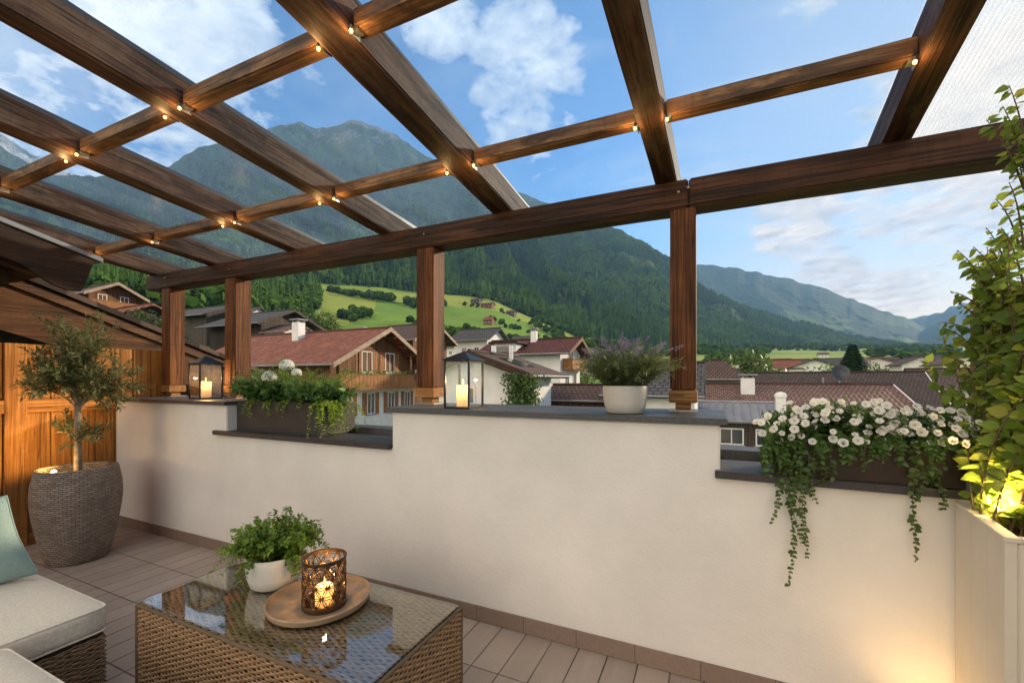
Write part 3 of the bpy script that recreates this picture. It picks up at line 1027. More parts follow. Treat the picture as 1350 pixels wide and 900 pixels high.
def mountain_trees(M, n, s0, s1, px0, px1):
    V, pxs, ns = M
    u = rng.uniform(px0, px1, n)
    s = rng.uniform(s0, s1, n)
    fi = np.clip((u - pxs[0]) / (pxs[-1] - pxs[0]) * (len(pxs) - 1), 0, len(pxs) - 1.001)
    fj = np.clip(s * (ns - 1), 0, ns - 1.001)
    i, j = fi.astype(int), fj.astype(int)
    a, b = (fi - i)[:, None], (fj - j)[:, None]
    P = (V[i, j] * (1 - a) + V[i + 1, j] * a) * (1 - b) + (V[i, j + 1] * (1 - a) + V[i + 1, j + 1] * a) * b
    return P, u, s


def build_forest():
    lo = [conifer_lo(6, 2, k) for k in range(5)]
    rl = [round_lo(k, 9) for k in range(3)]
    P, u, s = mountain_trees(M1, 62000, 0.0, 0.97, -60, 1240)
    patch = fbm(P[:, 0] / 170, P[:, 1] / 170, 5, 77)
    clear = fbm(P[:, 0] / 260 + 31, P[:, 1] / 260, 4, 99)
    keep = (clear < 0.155) | (rng.random(len(P)) < 0.12)
    high = np.clip((P[:, 2] - 650) / 500, 0, 1)
    keep &= rng.random(len(P)) > high * 0.75
    P, patch, u = P[keep], patch[keep], u[keep]
    h = rng.uniform(15, 30, len(P)) * (1 - 0.35 * np.clip((P[:, 2] - 500) / 600, 0, 1))
    rv = np.clip(rng.random(len(P)) ** 1.5 * 0.6 + patch * 1.7 + 0.2, 0, 1)
    dec = rng.random(len(P)) < np.clip(0.12 + patch * 1.2, 0.02, 0.6)
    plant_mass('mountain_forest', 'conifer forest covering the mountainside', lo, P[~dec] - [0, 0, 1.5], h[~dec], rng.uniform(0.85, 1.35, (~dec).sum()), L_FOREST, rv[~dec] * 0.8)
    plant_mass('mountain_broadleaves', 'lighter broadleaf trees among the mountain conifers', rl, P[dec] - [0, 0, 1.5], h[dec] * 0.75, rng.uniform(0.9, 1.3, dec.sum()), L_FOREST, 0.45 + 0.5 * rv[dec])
    # the wood on the lower slope at the left, near enough for single trees to show
    hi = [conifer_lo(10, 7, 20 + k, 0.16) for k in range(5)]
    n = 3600
    px = rng.uniform(-160, 470, n)
    r = np.exp(rng.uniform(math.log(230), math.log(800), n))
    z = ground_z(px, r)
    th = np.cos(np.arctan((px - CX) / FPX))
    row = HY - (z - EYE) / (r * th) * FPX
    edge = 418 + fbm(r / 60, px / 40, 3, 5) * 40 - np.clip((400 - row), 0, 60) * 0.35
    keep = (px < edge) & (row < np.interp(px, [-160, 120, 300, 420, 470], [455, 446, 434, 428, 424]) + rng.uniform(-5, 2, n))
    X, Y = polar(px[keep], r[keep])
    P = np.stack([X, Y, z[keep] - 1], 1)
    dec = rng.random(len(P)) < 0.28
    h = rng.uniform(14, 25, len(P))
    rv = np.clip(rng.random(len(P)) * 0.8 + fbm(X / 40, Y / 40, 3, 8) * 0.8 + 0.1, 0, 1)
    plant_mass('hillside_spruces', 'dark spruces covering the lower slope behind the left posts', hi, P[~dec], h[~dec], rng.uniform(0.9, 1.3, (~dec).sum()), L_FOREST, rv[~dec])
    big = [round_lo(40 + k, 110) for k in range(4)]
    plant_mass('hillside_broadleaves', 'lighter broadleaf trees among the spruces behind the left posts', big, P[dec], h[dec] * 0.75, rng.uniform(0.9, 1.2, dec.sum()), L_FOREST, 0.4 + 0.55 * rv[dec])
    # hedgerows and copses across the meadows: rows along (column, distance) paths
    paths = [((435, 600), (510, 590), 40, 7, 11), ((490, 590), (585, 580), 46, 8, 12), ((420, 800), (560, 820), 70, 8, 14), ((455, 400), (485, 430), 16, 7, 11), ((545, 380), (575, 360), 12, 5, 9),
             ((592, 330), (612, 300), 16, 6, 10), ((640, 470), (720, 400), 16, 4, 8), ((695, 560), (745, 480), 34, 5, 10), ((590, 800), (770, 640), 70, 9, 14), ((600, 620), (740, 520), 12, 4, 8), ((612, 360), (690, 300), 22, 4, 8),
             ((930, 620), (1010, 760), 40, 8, 13), ((1150, 620), (1260, 1150), 70, 8, 13), ((1000, 1100), (1130, 1180), 26, 8, 12), ((980, 1150), (1250, 1500), 130, 10, 18), ((930, 330), (1000, 420), 30, 7, 12), ((1180, 430), (1300, 700), 60, 6, 11),
             ((860, 480), (960, 800), 90, 8, 15), ((770, 420), (860, 560), 50, 7, 13), ((1000, 1700), (1260, 2300), 160, 10, 20), ((1160, 900), (1250, 900), 36, 7, 13)]
    Ps, Hs = [], []
    for (a, ra), (b, rb), n, h0, h1 in paths:
        t = rng.random(n)
        px = a + (b - a) * t + rng.normal(size=n) * 5
        r = ra + (rb - ra) * t + rng.normal(size=n) * 0.022 * (ra + rb) / 2
        X, Y = polar(px, r)
        Ps.append(np.stack([X, Y, ground_z(px, r) - 0.6], 1))
        Hs.append(rng.uniform(h0, h1, n))
    P, h = np.concatenate(Ps), np.concatenate(Hs)
    plant_mass('hedgerow_trees', 'hedgerows and copses between the valley meadows', big, P, h, rng.uniform(0.9, 1.4, len(P)), L_FOREST, rng.random(len(P)) * 0.8 + 0.2)


build_forest()

# ------------------------------------------------------------------ haze over the valley
HAZE_DENSITY = 0.9e-4
hz = MB().box(-7200, 6800, -2800, 8300, -420, 2060).build('haze', None)
hm = bpy.data.materials.new('valley_haze')
hm.use_nodes = True
_g = G(hm.node_tree)
_o = _g.n('ShaderNodeOutputMaterial')
_v = _g.n('ShaderNodeVolumePrincipled', {'Color': (0.28, 0.54, 1.0, 1), 'Density': HAZE_DENSITY, 'Anisotropy': 0.2})
hm.node_tree.links.new(_v.outputs[0], _o.inputs['Volume'])
hz.data.materials.append(hm)
tag(hz, 'thin evening haze over the valley', kind='stuff')


# ------------------------------------------------------------------ houses
def roof_slab(ridge, x0, x1, y0, y1, ze, zr, th=0.22, side='a', hip=0.0):
    """one slope of a gable roof. ridge 'x': ridge runs along x at mid y. side 'a' = low-y / low-x side."""
    b = MB()
    if ridge == 'x':
        ym = (y0 + y1) / 2
        ye = y0 if side == 'a' else y1
        e, r_ = (ye, ze), (ym, zr)
        P = [(x0, e[0], e[1]), (x1, e[0], e[1]), (x1 - hip, r_[0], r_[1]), (x0 + hip, r_[0], r_[1])]
        ln = math.hypot(e[0] - r_[0], zr - ze)
        U = [(x0, 0), (x1, 0), (x1 - hip, ln), (x0 + hip, ln)]
    else:
        xm = (x0 + x1) / 2
        xe = x0 if side == 'a' else x1
        P = [(xe, y0, ze), (xe, y1, ze), (xm, y1 - hip, zr), (xm, y0 + hip, zr)]
        ln = math.hypot(xe - xm, zr - ze)
        U = [(y0, 0), (y1, 0), (y1 - hip, ln), (y0 + hip, ln)]
    V = P + [(p[0], p[1], p[2] - th) for p in P]
    b.add(V, [(0, 1, 2, 3), (7, 6, 5, 4), (0, 4, 5, 1), (1, 5, 6, 2), (2, 6, 7, 3), (3, 7, 4, 0)], U + U)
    return b


def window(root, face, c, z, w, h, house, shut=None, frame=None):
    """window part with frame, pane and optional shutters; face '-y', '+x' or '-x'; c along the wall"""
    x0, x1, y0, y1 = house
    def bx(b, u0, u1, d0, d1, za, zb):
        if face == '-y':
            b.box(u0, u1, y0 - d1, y0 - d0, za, zb)
        elif face == '+x':
            b.box(x1 + d0, x1 + d1, u0, u1, za, zb)
        else:
            b.box(x0 - d1, x0 - d0, u0, u1, za, zb)
        return b
    f = MB()
    t = 0.09
    bx(f, c - w / 2, c - w / 2 + t, 0.004, 0.07, z, z + h)
    bx(f, c + w / 2 - t, c + w / 2, 0.004, 0.07, z, z + h)
    bx(f, c - w / 2 + t, c + w / 2 - t, 0.004, 0.065, z, z + t)
    bx(f, c - w / 2 + t, c + w / 2 - t, 0.004, 0.065, z + h - t, z + h)
    bx(f, c - 0.035, c + 0.035, 0.004, 0.06, z + t, z + h - t)
    o = f.build('window', frame or RENDER_WHITE, root)
    bx(MB(), c - w / 2 + t * .6, c + w / 2 - t * .6, 0.006, 0.02, z + t * .6, z + h - t * .6).build('pane', WINGLASS, o)
    bx(MB(), c - w / 2 - 0.08, c + w / 2 + 0.08, 0.004, 0.14, z - 0.08, z - 0.005).build('sill', ZINC, o)
    if shut:
        for s in (-1, 1):
            u = c + s * (w / 2 + w * 0.27)
            bx(MB(), u - w * .25, u + w * .25, 0.005, 0.06, z - 0.02, z + h + 0.02).build('shutter', shut, o)
    return o


def chimney(root, x, y, z0, z1, w=0.7, m=None, cap=True):
    c = MB().box(x - w / 2, x + w / 2, y - w / 2, y + w / 2, z0, z1).build('chimney', m or RENDER_WHITE, root, bevel=0.02)
    if cap:
        k = MB()
        for sx in (-1, 1):
            for sy in (-1, 1):
                k.box(x + sx * w * .38 - .06, x + sx * w * .38 + .06, y + sy * w * .38 - .06, y + sy * w * .38 + .06, z1, z1 + .22)
        k.box(x - w * .68, x + w * .68, y - w * .68, y + w * .68, z1 + .22, z1 + .32)
        k.build('chimney_cap', ZINC, c)
    return c


def house(name, label, cat, x0, x1, y0, y1, zb, ze, zr, ridge, wall, roof, ov=0.9, oe=0.9, wins=(), group=None, upper=None, zu=None, hip=0.0, verge=None, shut=None, chims=()):
    cx_, cy_ = (x0 + x1) / 2, (y0 + y1) / 2
    root = thing(name, label, cat, (cx_, cy_, zb), 0, group)
    half = (y1 - y0) / 2 if ridge == 'x' else (x1 - x0) / 2
    sl = (zr - ze) / (half + oe)
    zw = ze + sl * oe - 0.24                                           # wall top at the eave
    zt = zw + sl * half
    def shell(b, za, zc=None):
        if hip:
            b.box(x0, x1, y0, y1, za, zw)
        elif ridge == 'x':
            b.prism([(y0, za), (y1, za), (y1, zw), (cy_, zt), (y0, zw)], 'x', x0, x1)
        else:
            b.prism([(x0, za), (x1, za), (x1, zw), (cx_, zt), (x0, zw)], 'y', y0, y1)
        return b
    if upper:
        MB().box(x0, x1, y0, y1, zb, zu).build('wall', wall, root)
        b = MB()
        e = 0.03
        if ridge == 'x':
            b.prism([(y0 - e, zu), (y1 + e, zu), (y1 + e, zw), (cy_, zt), (y0 - e, zw)], 'x', x0 - e, x1 + e)
        else:
            b.prism([(x0 - e, zu), (x1 + e, zu), (x1 + e, zw), (cx_, zt), (x0 - e, zw)], 'y', y0 - e, y1 + e)
        b.build('upper_wall', upper, root)
    else:
        shell(MB(), zb).build('wall', wall, root)
    X0, X1, Y0, Y1 = (x0 - ov, x1 + ov, y0 - oe, y1 + oe) if ridge == 'x' else (x0 - oe, x1 + oe, y0 - ov, y1 + ov)
    first = None
    for s in 'ab':
        o = roof_slab(ridge, X0, X1, Y0, Y1, ze, zr, side=s, hip=hip).build('roof', roof, root)
        first = first or o
    b = MB()                                                            # ridge tiles
    if ridge == 'x':
        b.tube([(X0 + hip, cy_, zr + .02), (X1 - hip, cy_, zr + .02)], 0.13, 6)
    else:
        b.tube([(cx_, Y0 + hip, zr + .02), (cx_, Y1 - hip, zr + .02)], 0.13, 6)
    b.build('ridge_tiles', roof, first)
    if verge and not hip:                                               # barge boards on the gable that shows
        def vb(pa, pb, off):
            d = Vector(pb) - Vector(pa)
            b = MB()
            V = []
            for p in (pa, pb):
                for dz in (0.05, -0.34):
                    for o_ in (0.0, off):
                        V.append((p[0] + (o_ if ridge == 'x' else 0), p[1] + (o_ if ridge == 'y' else 0), p[2] + dz))
            b.add(V, [(0, 2, 3, 1), (4, 5, 7, 6), (0, 1, 5, 4), (2, 6, 7, 3), (0, 4, 6, 2), (1, 3, 7, 5)])
            b.build('barge_board', verge, root)
        if ridge == 'x':
            for ye in (Y0, Y1):
                vb((X1 + .004, ye, ze), (X1 + .004, cy_, zr), 0.07)
        else:
            for xe in (X0, X1):
                vb((xe, Y0 - .074, ze), (cx_, Y0 - .074, zr), 0.07)
    b = MB()                                                            # gutter along the eave that shows
    if ridge == 'x':
        b.tube([(X0, Y0 - .06, ze - .1), (X1, Y0 - .06, ze - .1)], 0.07, 6)
    else:
        b.tube([(X1 + .06, Y0, ze - .1), (X1 + .06, Y1, ze - .1)], 0.07, 6)
    b.build('gutter', ZINC, root)
    for face, c, z, w, h in wins:
        window(root, face, c, z, w, h, (x0, x1, y0, y1), shut)
    for cx2, cy2, za, zc, w in chims:
        chimney(root, cx2, cy2, za, zc, w)
    return root


def balcony(root, face, c0, c1, d, z, h, edge, m, flowers=None, step=0.22):
    """balcony floor with a boarded railing"""
    def P(u0, u1, a0, a1, za, zb, b):
        if face == '+x':
            b.box(edge + a0, edge + a1, u0, u1, za, zb)
        else:
            b.box(u0, u1, edge - a1, edge - a0, za, zb)
        return b
    o = P(c0, c1, 0.03, d, z - .18, z, MB()).build('balcony', m, root)
    b = MB()
    u = c0
    while u < c1 - 0.01:
        P(u, u + step * .93, d - .06, d - .02, z + .06, z + h - .08, b)
        u += step
    b.build('railing_boards', m, o)
    P(c0, c1, d - .09, d + .02, z + h - .08, z + h, MB()).build('handrail', m, o)
    P(c0, c1, d - .08, d + .03, z - .02, z + .06, MB()).build('lower_rail', m, o)
    for e in (c0, c1 - .08):
        P(e, e + .08, 0.03, d - .06, z, z + h - .02, MB()).build('side_railing', m, o)
    if flowers:
        n = 260
        u = rng.uniform(c0, c1, n)
        q = np.stack([np.full(n, edge + d - .04) + rng.normal(size=n) * .08, u, z + h + rng.random(n) * .28], 1) if face == '+x' else \
            np.stack([u, np.full(n, edge - d + .04) + rng.normal(size=n) * .08, z + h + rng.random(n) * .28], 1)
        link('balcony_plants', scatter(LEAF4, q, rand_unit(n), rand_unit(n), rng.uniform(.14, .28, n), name='balcony_plants'), flowers, o)


# A: the chalet with the red roof
A = house('chalet', 'large chalet with red clay roof, wooden gable and long boarded balcony', 'chalet', -44.5, -27.6, 25.2, 35.96, -8, 2.65, 6.05, 'x',
          RENDER_WHITE, T_RED, ov=1.55, oe=1.15, upper=W_CHALET, zu=0.55, verge=W_LIGHT,
          wins=[('+x', 27.0, -1.7, 1.0, 1.9), ('+x', 29.7, -1.7, 1.0, 1.9), ('+x', 32.4, -1.7, 1.0, 1.9), ('+x', 34.8, -1.7, .9, 1.9), ('+x', 29.2, 2.0, 1.3, 1.9), ('+x', 32.2, 2.0, 1.3, 1.9),
                ('-y', -30.5, -1.4, 1.2, 1.4), ('-y', -34.5, -1.4, 1.2, 1.4), ('+x', 28.5, -5.2, 1.2, 1.5), ('+x', 32.5, -5.2, 1.2, 1.5)], shut=W_BALC,
          chims=[(-36.2, 29.2, 4.8, 6.9, 0.85), (-31.6, 33.0, 4.5, 6.3, 0.7)])
balcony(A, '+x', 25.0, 36.1, 1.25, 0.72, 1.15, -27.6, W_BALC, L_BOX, step=0.42)
b_ = MB()
for yy in np.linspace(25.6, 35.6, 8):
    zz = 6.05 - abs(yy - 30.58) * 0.51 - 0.38
    b_.box(-27.55, -26.1, yy - .09, yy + .09, zz - .14, zz)
b_.build('purlin_ends', W_CHALET, A)
for yy in (27.2, 34.0):
    MB().box(-26.6, -26.45, yy - .08, yy + .08, 1.86, 6.05 - abs(yy - 30.58) * 0.51 - .5).build('gable_post', W_CHALET, A)

# B: white house with a brown roof that falls to the right
B = house('white_house', 'plain white gable house with brown roof behind the candle lantern', 'house', -14.5, -9.2, 20.9, 26.0, -8, 1.68, 2.93, 'y',
          RENDER_WHITE, T_BROWN, ov=0.7, oe=0.95, verge=W_DARK, wins=[('-y', -12.3, 0.0, .9, 1.0), ('+x', 23.4, -.9, 1.1, 1.3)])
for px_, py_ in ((-11.9, 23.2), (-10.9, 23.6)):
    MB().tube([(px_, py_, 2.3), (px_, py_, 3.45)], 0.13, 10).build('flue_pipe', RENDER_WHITE, B)
sk = MB().box(-.75, .75, -1.0, 1.0, 0, .06).build('roof_window', WINGLASS, B, Matrix.Translation((-10.2, 22.9, 2.36)) @ Euler((0, math.atan(.34), 0)).to_matrix().to_4x4())
MB().box(-12.6, -10.4, 18.9, 20.88, -.72, -.60, Matrix.Translation((0, 0, 0))).build('lean_to_roof', T_SLATE, B)
for px_ in (-12.4, -10.6):
    MB().box(px_ - .06, px_ + .06, 19.0, 19.12, -8, -.73).build('lean_to_post', W_BARN, B)

# C: house with the dark red roof
C_ = house('white_house', 'white house with dark red roof, dormer and wooden balconies on its right gable', 'house', -21.5, -13.3, 40.3, 47.3, -8, 4.0, 5.75, 'x',
           RENDER_WHITE, T_DKRED, ov=1.2, oe=1.0, verge=W_CHALET, wins=[('-y', -18.8, 1.4, 1.3, 1.1), ('-y', -15.3, -.6, 1.1, 1.2), ('+x', 42.5, .4, 1.2, 1.6), ('+x', 45.2, .4, 1.2, 1.6), ('+x', 43.8, 2.9, 1.4, 1.5)])
balcony(C_, '+x', 40.4, 47.2, 1.2, 0.0, 1.0, -13.3, W_BALC)
balcony(C_, '+x', 40.9, 46.8, 1.1, 2.55, 0.95, -13.3, W_BALC)
dm = MB().box(-20.4, -17.9, 39.9, 43.0, 3.2, 5.1).build('dormer', RENDER_WHITE, C_)
MB().box(-20.8, -17.5, 39.4, 43.4, 5.1, 5.3).build('dormer_roof', T_DKRED, dm)
MB().box(-20.1, -18.2, 39.86, 39.897, 3.9, 4.8).build('dormer_window', WINGLASS, dm)
chimney(C_, -17.2, 43.2, 5.0, 6.6, .6)

# left background
house('barn', 'old grey barn with dark boarded front between the left posts', 'barn', -101, -87, 50, 60, 4, 13.6, 16.4, 'x', W_BARN, T_SLATE, ov=1.2, oe=1.6, wins=())
house('white_house', 'narrow white house standing beside the old grey barn', 'house', -84.5, -80.5, 53, 59, 4, 13.2, 15.6, 'x', RENDER_WHITE, T_SLATE, ov=.6, oe=.8, wins=[('-y', -82.5, 10.2, .9, 1.2)])
house('farmhouse', 'low dark-roofed farmhouse behind the red-roofed chalet', 'house', -70.5, -58.5, 41, 50, -2, 9.4, 12.0, 'x', W_BARN, T_SLATE, ov=1.3, oe=1.4, wins=[('+x', 45, 6.5, 1.3, 1.2)], verge=W_BARN)
house('annexe', 'small white annexe below the dark farmhouse roof', 'house', -57.8, -53.6, 41, 46, 2, 8.1, 9.3, 'x', RENDER_WHITE, T_BRICK, ov=.5, oe=.5, wins=[('+x', 43.5, 6.2, .9, 1.1)])
o = house('chalet', 'wooden chalet with open gable balcony above the left neighbouring roof', 'chalet', -80, -74.5, 28.2, 33.4, -6, 12.7, 14.6, 'x', W_GABLE, T_BROWN, ov=1.3, oe=1.0, upper=W_CHALET, zu=11.0,
          verge=W_LIGHT, wins=[('+x', 29.6, 11.6, 1.0, 1.3), ('+x', 32.0, 11.6, 1.0, 1.3)])
balcony(o, '+x', 28.0, 33.6, 1.0, 11.2, .8, -74.5, W_BALC)
house('house', 'grey house with a pinkish red roof beside the leftmost wall post', 'house', -75, -67, 29.0, 34.0, -6, 9.8, 11.3, 'x', W_BARN, T_RED, ov=1.0, oe=1.0, wins=[('+x', 31.5, 7.4, 1.2, 1.0)])
house('white_house', 'white house with slate roof and small windows left of the lantern', 'house', -40.5, -34.0, 64, 71, 0, 8.1, 10.4, 'x', RENDER_WHITE, T_SLATE, ov=.9, oe=1.1,
      wins=[('-y', -38.5, 5.6, 1.0, 1.3), ('-y', -36, 5.6, 1.0, 1.3), ('+x', 66, 5.6, 1.0, 1.3), ('+x', 69, 5.6, 1.0, 1.3)])
house('chalet', 'brown twin-gabled chalet just behind the red-roofed chalet', 'chalet', -42, -35.5, 46, 54, -2, 6.6, 9.2, 'x', W_CHALET, T_BROWN, ov=1.2, oe=1.2, verge=W_LIGHT, wins=[('+x', 50, 4.8, 1.2, 1.4)])

# sheds below the middle coping
for i, (xa, xb, ya, yb, za, zc, lb) in enumerate(((-9.6, -5.6, 27, 31, .15, 1.0, 'brown boarded shed with a dark flat-pitched roof right of the ivy'), (-8.2, -4.6, 22, 25.5, -1.35, -.75, 'low timber shed with slate roof in front of the brown shed'))):
    house('shed', lb, 'shed', xa, xb, ya, yb, -8, za, zc, 'x', W_CHALET, T_SLATE if i else T_BROWN, ov=.5, oe=.5, wins=[('-y', (xa + xb) / 2, za - 1.4, 1.0, .9)])

# right side
house('grey_roofed_house', 'pale house with grey ribbed roof and small green windows behind the lavender', 'house', -5.5, -.75, 26.2, 34.0, -8, .55, 2.45, 'x', RENDER_WHITE, T_SLATE, ov=.5, oe=.6,
      wins=[('-y', -4.4, -1.0, .7, .8), ('-y', -2.9, -1.0, .7, .8), ('-y', -1.6, -1.0, .7, .8)])
house('house', 'house with a brown hipped roof and pale walls right of the tallest post', 'house', -1.5, 2.6, 41, 46, -8, 1.5, 3.15, 'x', RENDER_CREAM, T_BROWN, ov=.6, oe=.6, hip=2.2, wins=[('-y', 1.6, -.4, 1.0, 1.2)])
I_ = house('long_house', 'long house with faded brick-red tiles behind the white petunias', 'house', .2, 11.7, 36.6, 44.4, -8, -.48, 1.0, 'x', RENDER_WHITE, T_BRICK, ov=.6, oe=.6,
           wins=[('-y', 7, -3.4, 1.1, 1.3), ('-y', 10, -3.4, 1.1, 1.3)], verge=RENDER_WHITE, chims=[(2.75, 38.6, -.2, 1.5, .95)])
M_ = house('workshop', 'dark workshop with a zinc standing-seam roof below the brick-red tiles', 'workshop', -.9, 4.6, 33.3, 38.2, -8, -1.35, -.30, 'x', W_BARN, ZINC, ov=.3, oe=.5,
           wins=[('-y', 1.4, -3.1, 1.5, 1.15), ('-y', 3.6, -3.1, 1.5, 1.15), ('-y', -.2, -3.1, 1.0, 1.15)])
b_ = MB()
for xx in np.linspace(-1.1, 4.8, 12):
    b_.add([(xx - .025, 32.8, -1.33), (xx + .025, 32.8, -1.33), (xx + .025, 35.75, -.28), (xx - .025, 35.75, -.28),
            (xx - .025, 32.8, -1.26), (xx + .025, 32.8, -1.26), (xx + .025, 35.75, -.21), (xx - .025, 35.75, -.21)],
           [(0, 3, 2, 1), (4, 5, 6, 7), (0, 1, 5, 4), (1, 2, 6, 5), (2, 3, 7, 6), (3, 0, 4, 7)])
b_.build('standing_seams', ZINC, M_)
ch = MB().box(4.15, 4.75, 34.2, 34.8, -1.6, .15).build('chimney', RENDER_WHITE, M_, bevel=.02)
MB().lathe([(0.0, .55), (.25, .5), (.36, .36), (.36, .18), (.3, .15), (.0, .15)], 16, (4.45, 34.5, 0)).build('chimney_cowl', RENDER_WHITE, ch, smooth=True)
J_ = house('large_house', 'large house with broad grey-brown tiled roof and white verge behind the brick-red roof', 'house', 5.4, 19.4, 52.3, 62.6, -8, -1.85, 2.15, 'x', RENDER_WHITE, T_GREY, ov=.6, oe=.95, verge=RENDER_WHITE,
           wins=[('+x', 55, -4, 1.1, 1.3), ('-y', 17, -4.6, 1.1, 1.3)])
MB().box(-.55, .55, -.35, .35, 0, .1).build('roof_window', WINGLASS, J_, Matrix.Translation((8.4, 55.0, .68)) @ Euler((.62, 0, 0)).to_matrix().to_4x4())
MB().tube([(11.0, 55.3, .6), (11.0, 55.3, 1.6)], .09, 8).build('vent_pipe', ZINC, J_)
house('white_house', 'white house with brown roof and roof window beside the climbing plant', 'house', 21.6, 33.5, 60.5, 69.5, -9, .45, 2.6, 'x', RENDER_WHITE, T_BROWN, ov=.8, oe=.8,
      wins=[('-y', 24.0, -1.9, .8, .9), ('-y', 26.8, -3.6, 1.0, 1.1), ('-y', 29.5, -1.9, .8, .9)])
# satellite dish on the ridge of the long house
t = thing('satellite_dish', 'dark satellite dish on a mast above the brick-red roof', 'satellite dish', (9.1, 40.5, .98))
MB().tube([(9.1, 40.5, .9), (9.1, 40.5, 1.75)], .05, 8).build('mast', GALV, t)
Md = Matrix.Translation((9.1, 40.42, 1.85)) @ Euler((R(72), 0, R(14))).to_matrix().to_4x4()
MB().lathe([(0.0, 0.0), (.2, .02), (.4, .08), (.62, .2), (.64, .2), (.62, .16), (.4, .05), (.2, -.01), (0, -.03)], 28).build('dish', GASKET, t, Md, smooth=True)
MB().tube([Md @ Vector((0, -.6, .2)), Md @ Vector((0, -.1, .75))], .02, 6).build('feed_arm', GALV, t)
MB().lathe([(0, -.08), (.06, -.08), (.06, .08), (0, .08)], 10, Md @ Vector((0, -.08, .78))).build('feed_horn', GASKET, t)

# chalets up on the meadow and roofs farther up the valley
far = [(628, 397, 640, 14, 9, 'dark hay chalet at the upper left edge of the steep meadow', W_BARN, T_BROWN), (643, 401, 600, 17, 9, 'broad brown chalet at the upper edge of the steep meadow', W_CHALET, T_BROWN),
       (674, 405, 600, 12, 8, 'small brown hut at the right end of the upper meadow edge', W_BARN, T_BROWN), (645, 432, 420, 9, 7, 'tan chalet among the bushes halfway up the meadow', W_CHALET, T_RED),
       (688, 443, 300, 11, 7, 'flat pale building at the foot of the meadow', RENDER_WHITE, T_SLATE), (605, 468, 190, 8, 8, 'white farmhouse at the meadow foot beside the lantern roof', RENDER_WHITE, T_SLATE)]
for px, py, r, w, dd, lb, wl, rf in far:
    x, y = (float(v) for v in polar(px, r))
    z = gz(x, y)
    house('meadow_chalet', lb, 'chalet', x - w / 2, x + w / 2, y - dd / 2, y + dd / 2, z - 4, z + 4.2, z + 7.4, 'x', wl, rf, ov=1.2, oe=1.2, wins=[('-y', x - w * .22, z + 1.2, 1.6, 1.4), ('-y', x + w * .22, z + 1.2, 1.6, 1.4)])
vil = [(940, 170), (960, 235), (1016, 150), (1040, 170), (1070, 150), (1085, 620), (1105, 165), (1150, 190), (1165, 290), (1185, 240), (1205, 180), (1225, 310), (1243, 230), (1262, 170), (770, 150), (800, 190), (835, 160), (865, 210), (1030, 340), (1130, 350), (740, 130), (820, 260)]
sides = ['white walls and brown roof', 'cream walls and grey roof', 'white walls and red roof', 'cream walls and brown roof', 'white walls and grey roof']
place = ['just right of the tallest post', 'behind the brown hipped roof', 'beyond the round dark tree', 'beyond the long brick-red roof', 'midway between the round tree and the spruce', 'in the green field beyond the roofs', 'left of the lone spruce',
         'right of the lone spruce', 'beyond the satellite dish', 'between the dish and the white verge', 'behind the grey-brown ridge', 'at the field edge near the climber', 'over the white verge', 'next to the climbing plant',
         'behind the dark red roof', 'left of the lavender flowers', 'behind the lavender flowers', 'between the lavender and the tallest post', 'alone in the middle field', 'at the far field beyond the spruce', 'right of the dark red gable', 'on the slope above the lavender']
for i, (px, r) in enumerate(vil):
    x, y = (float(v) for v in polar(px, r))
    z = gz(x, y)
    w, dd = 9 + (i * 7 % 5), 8 + (i * 3 % 4)
    k = i % 5
    house('village_house', f'far village house, {sides[k]}, {place[i]}', 'house', x - w / 2, x + w / 2, y - dd / 2, y + dd / 2, z - 5, z + 3.2, z + 5.8, 'xy'[i % 3 == 1],
          [RENDER_WHITE, RENDER_CREAM][k in (1, 3)], [T_BROWN, T_SLATE, T_RED, T_BROWN, T_GREY][k], ov=.9, oe=.9, wins=[('-y', x - w * .2, z + .6, 1.2, 1.3), ('-y', x + w * .2, z + .6, 1.2, 1.3)])


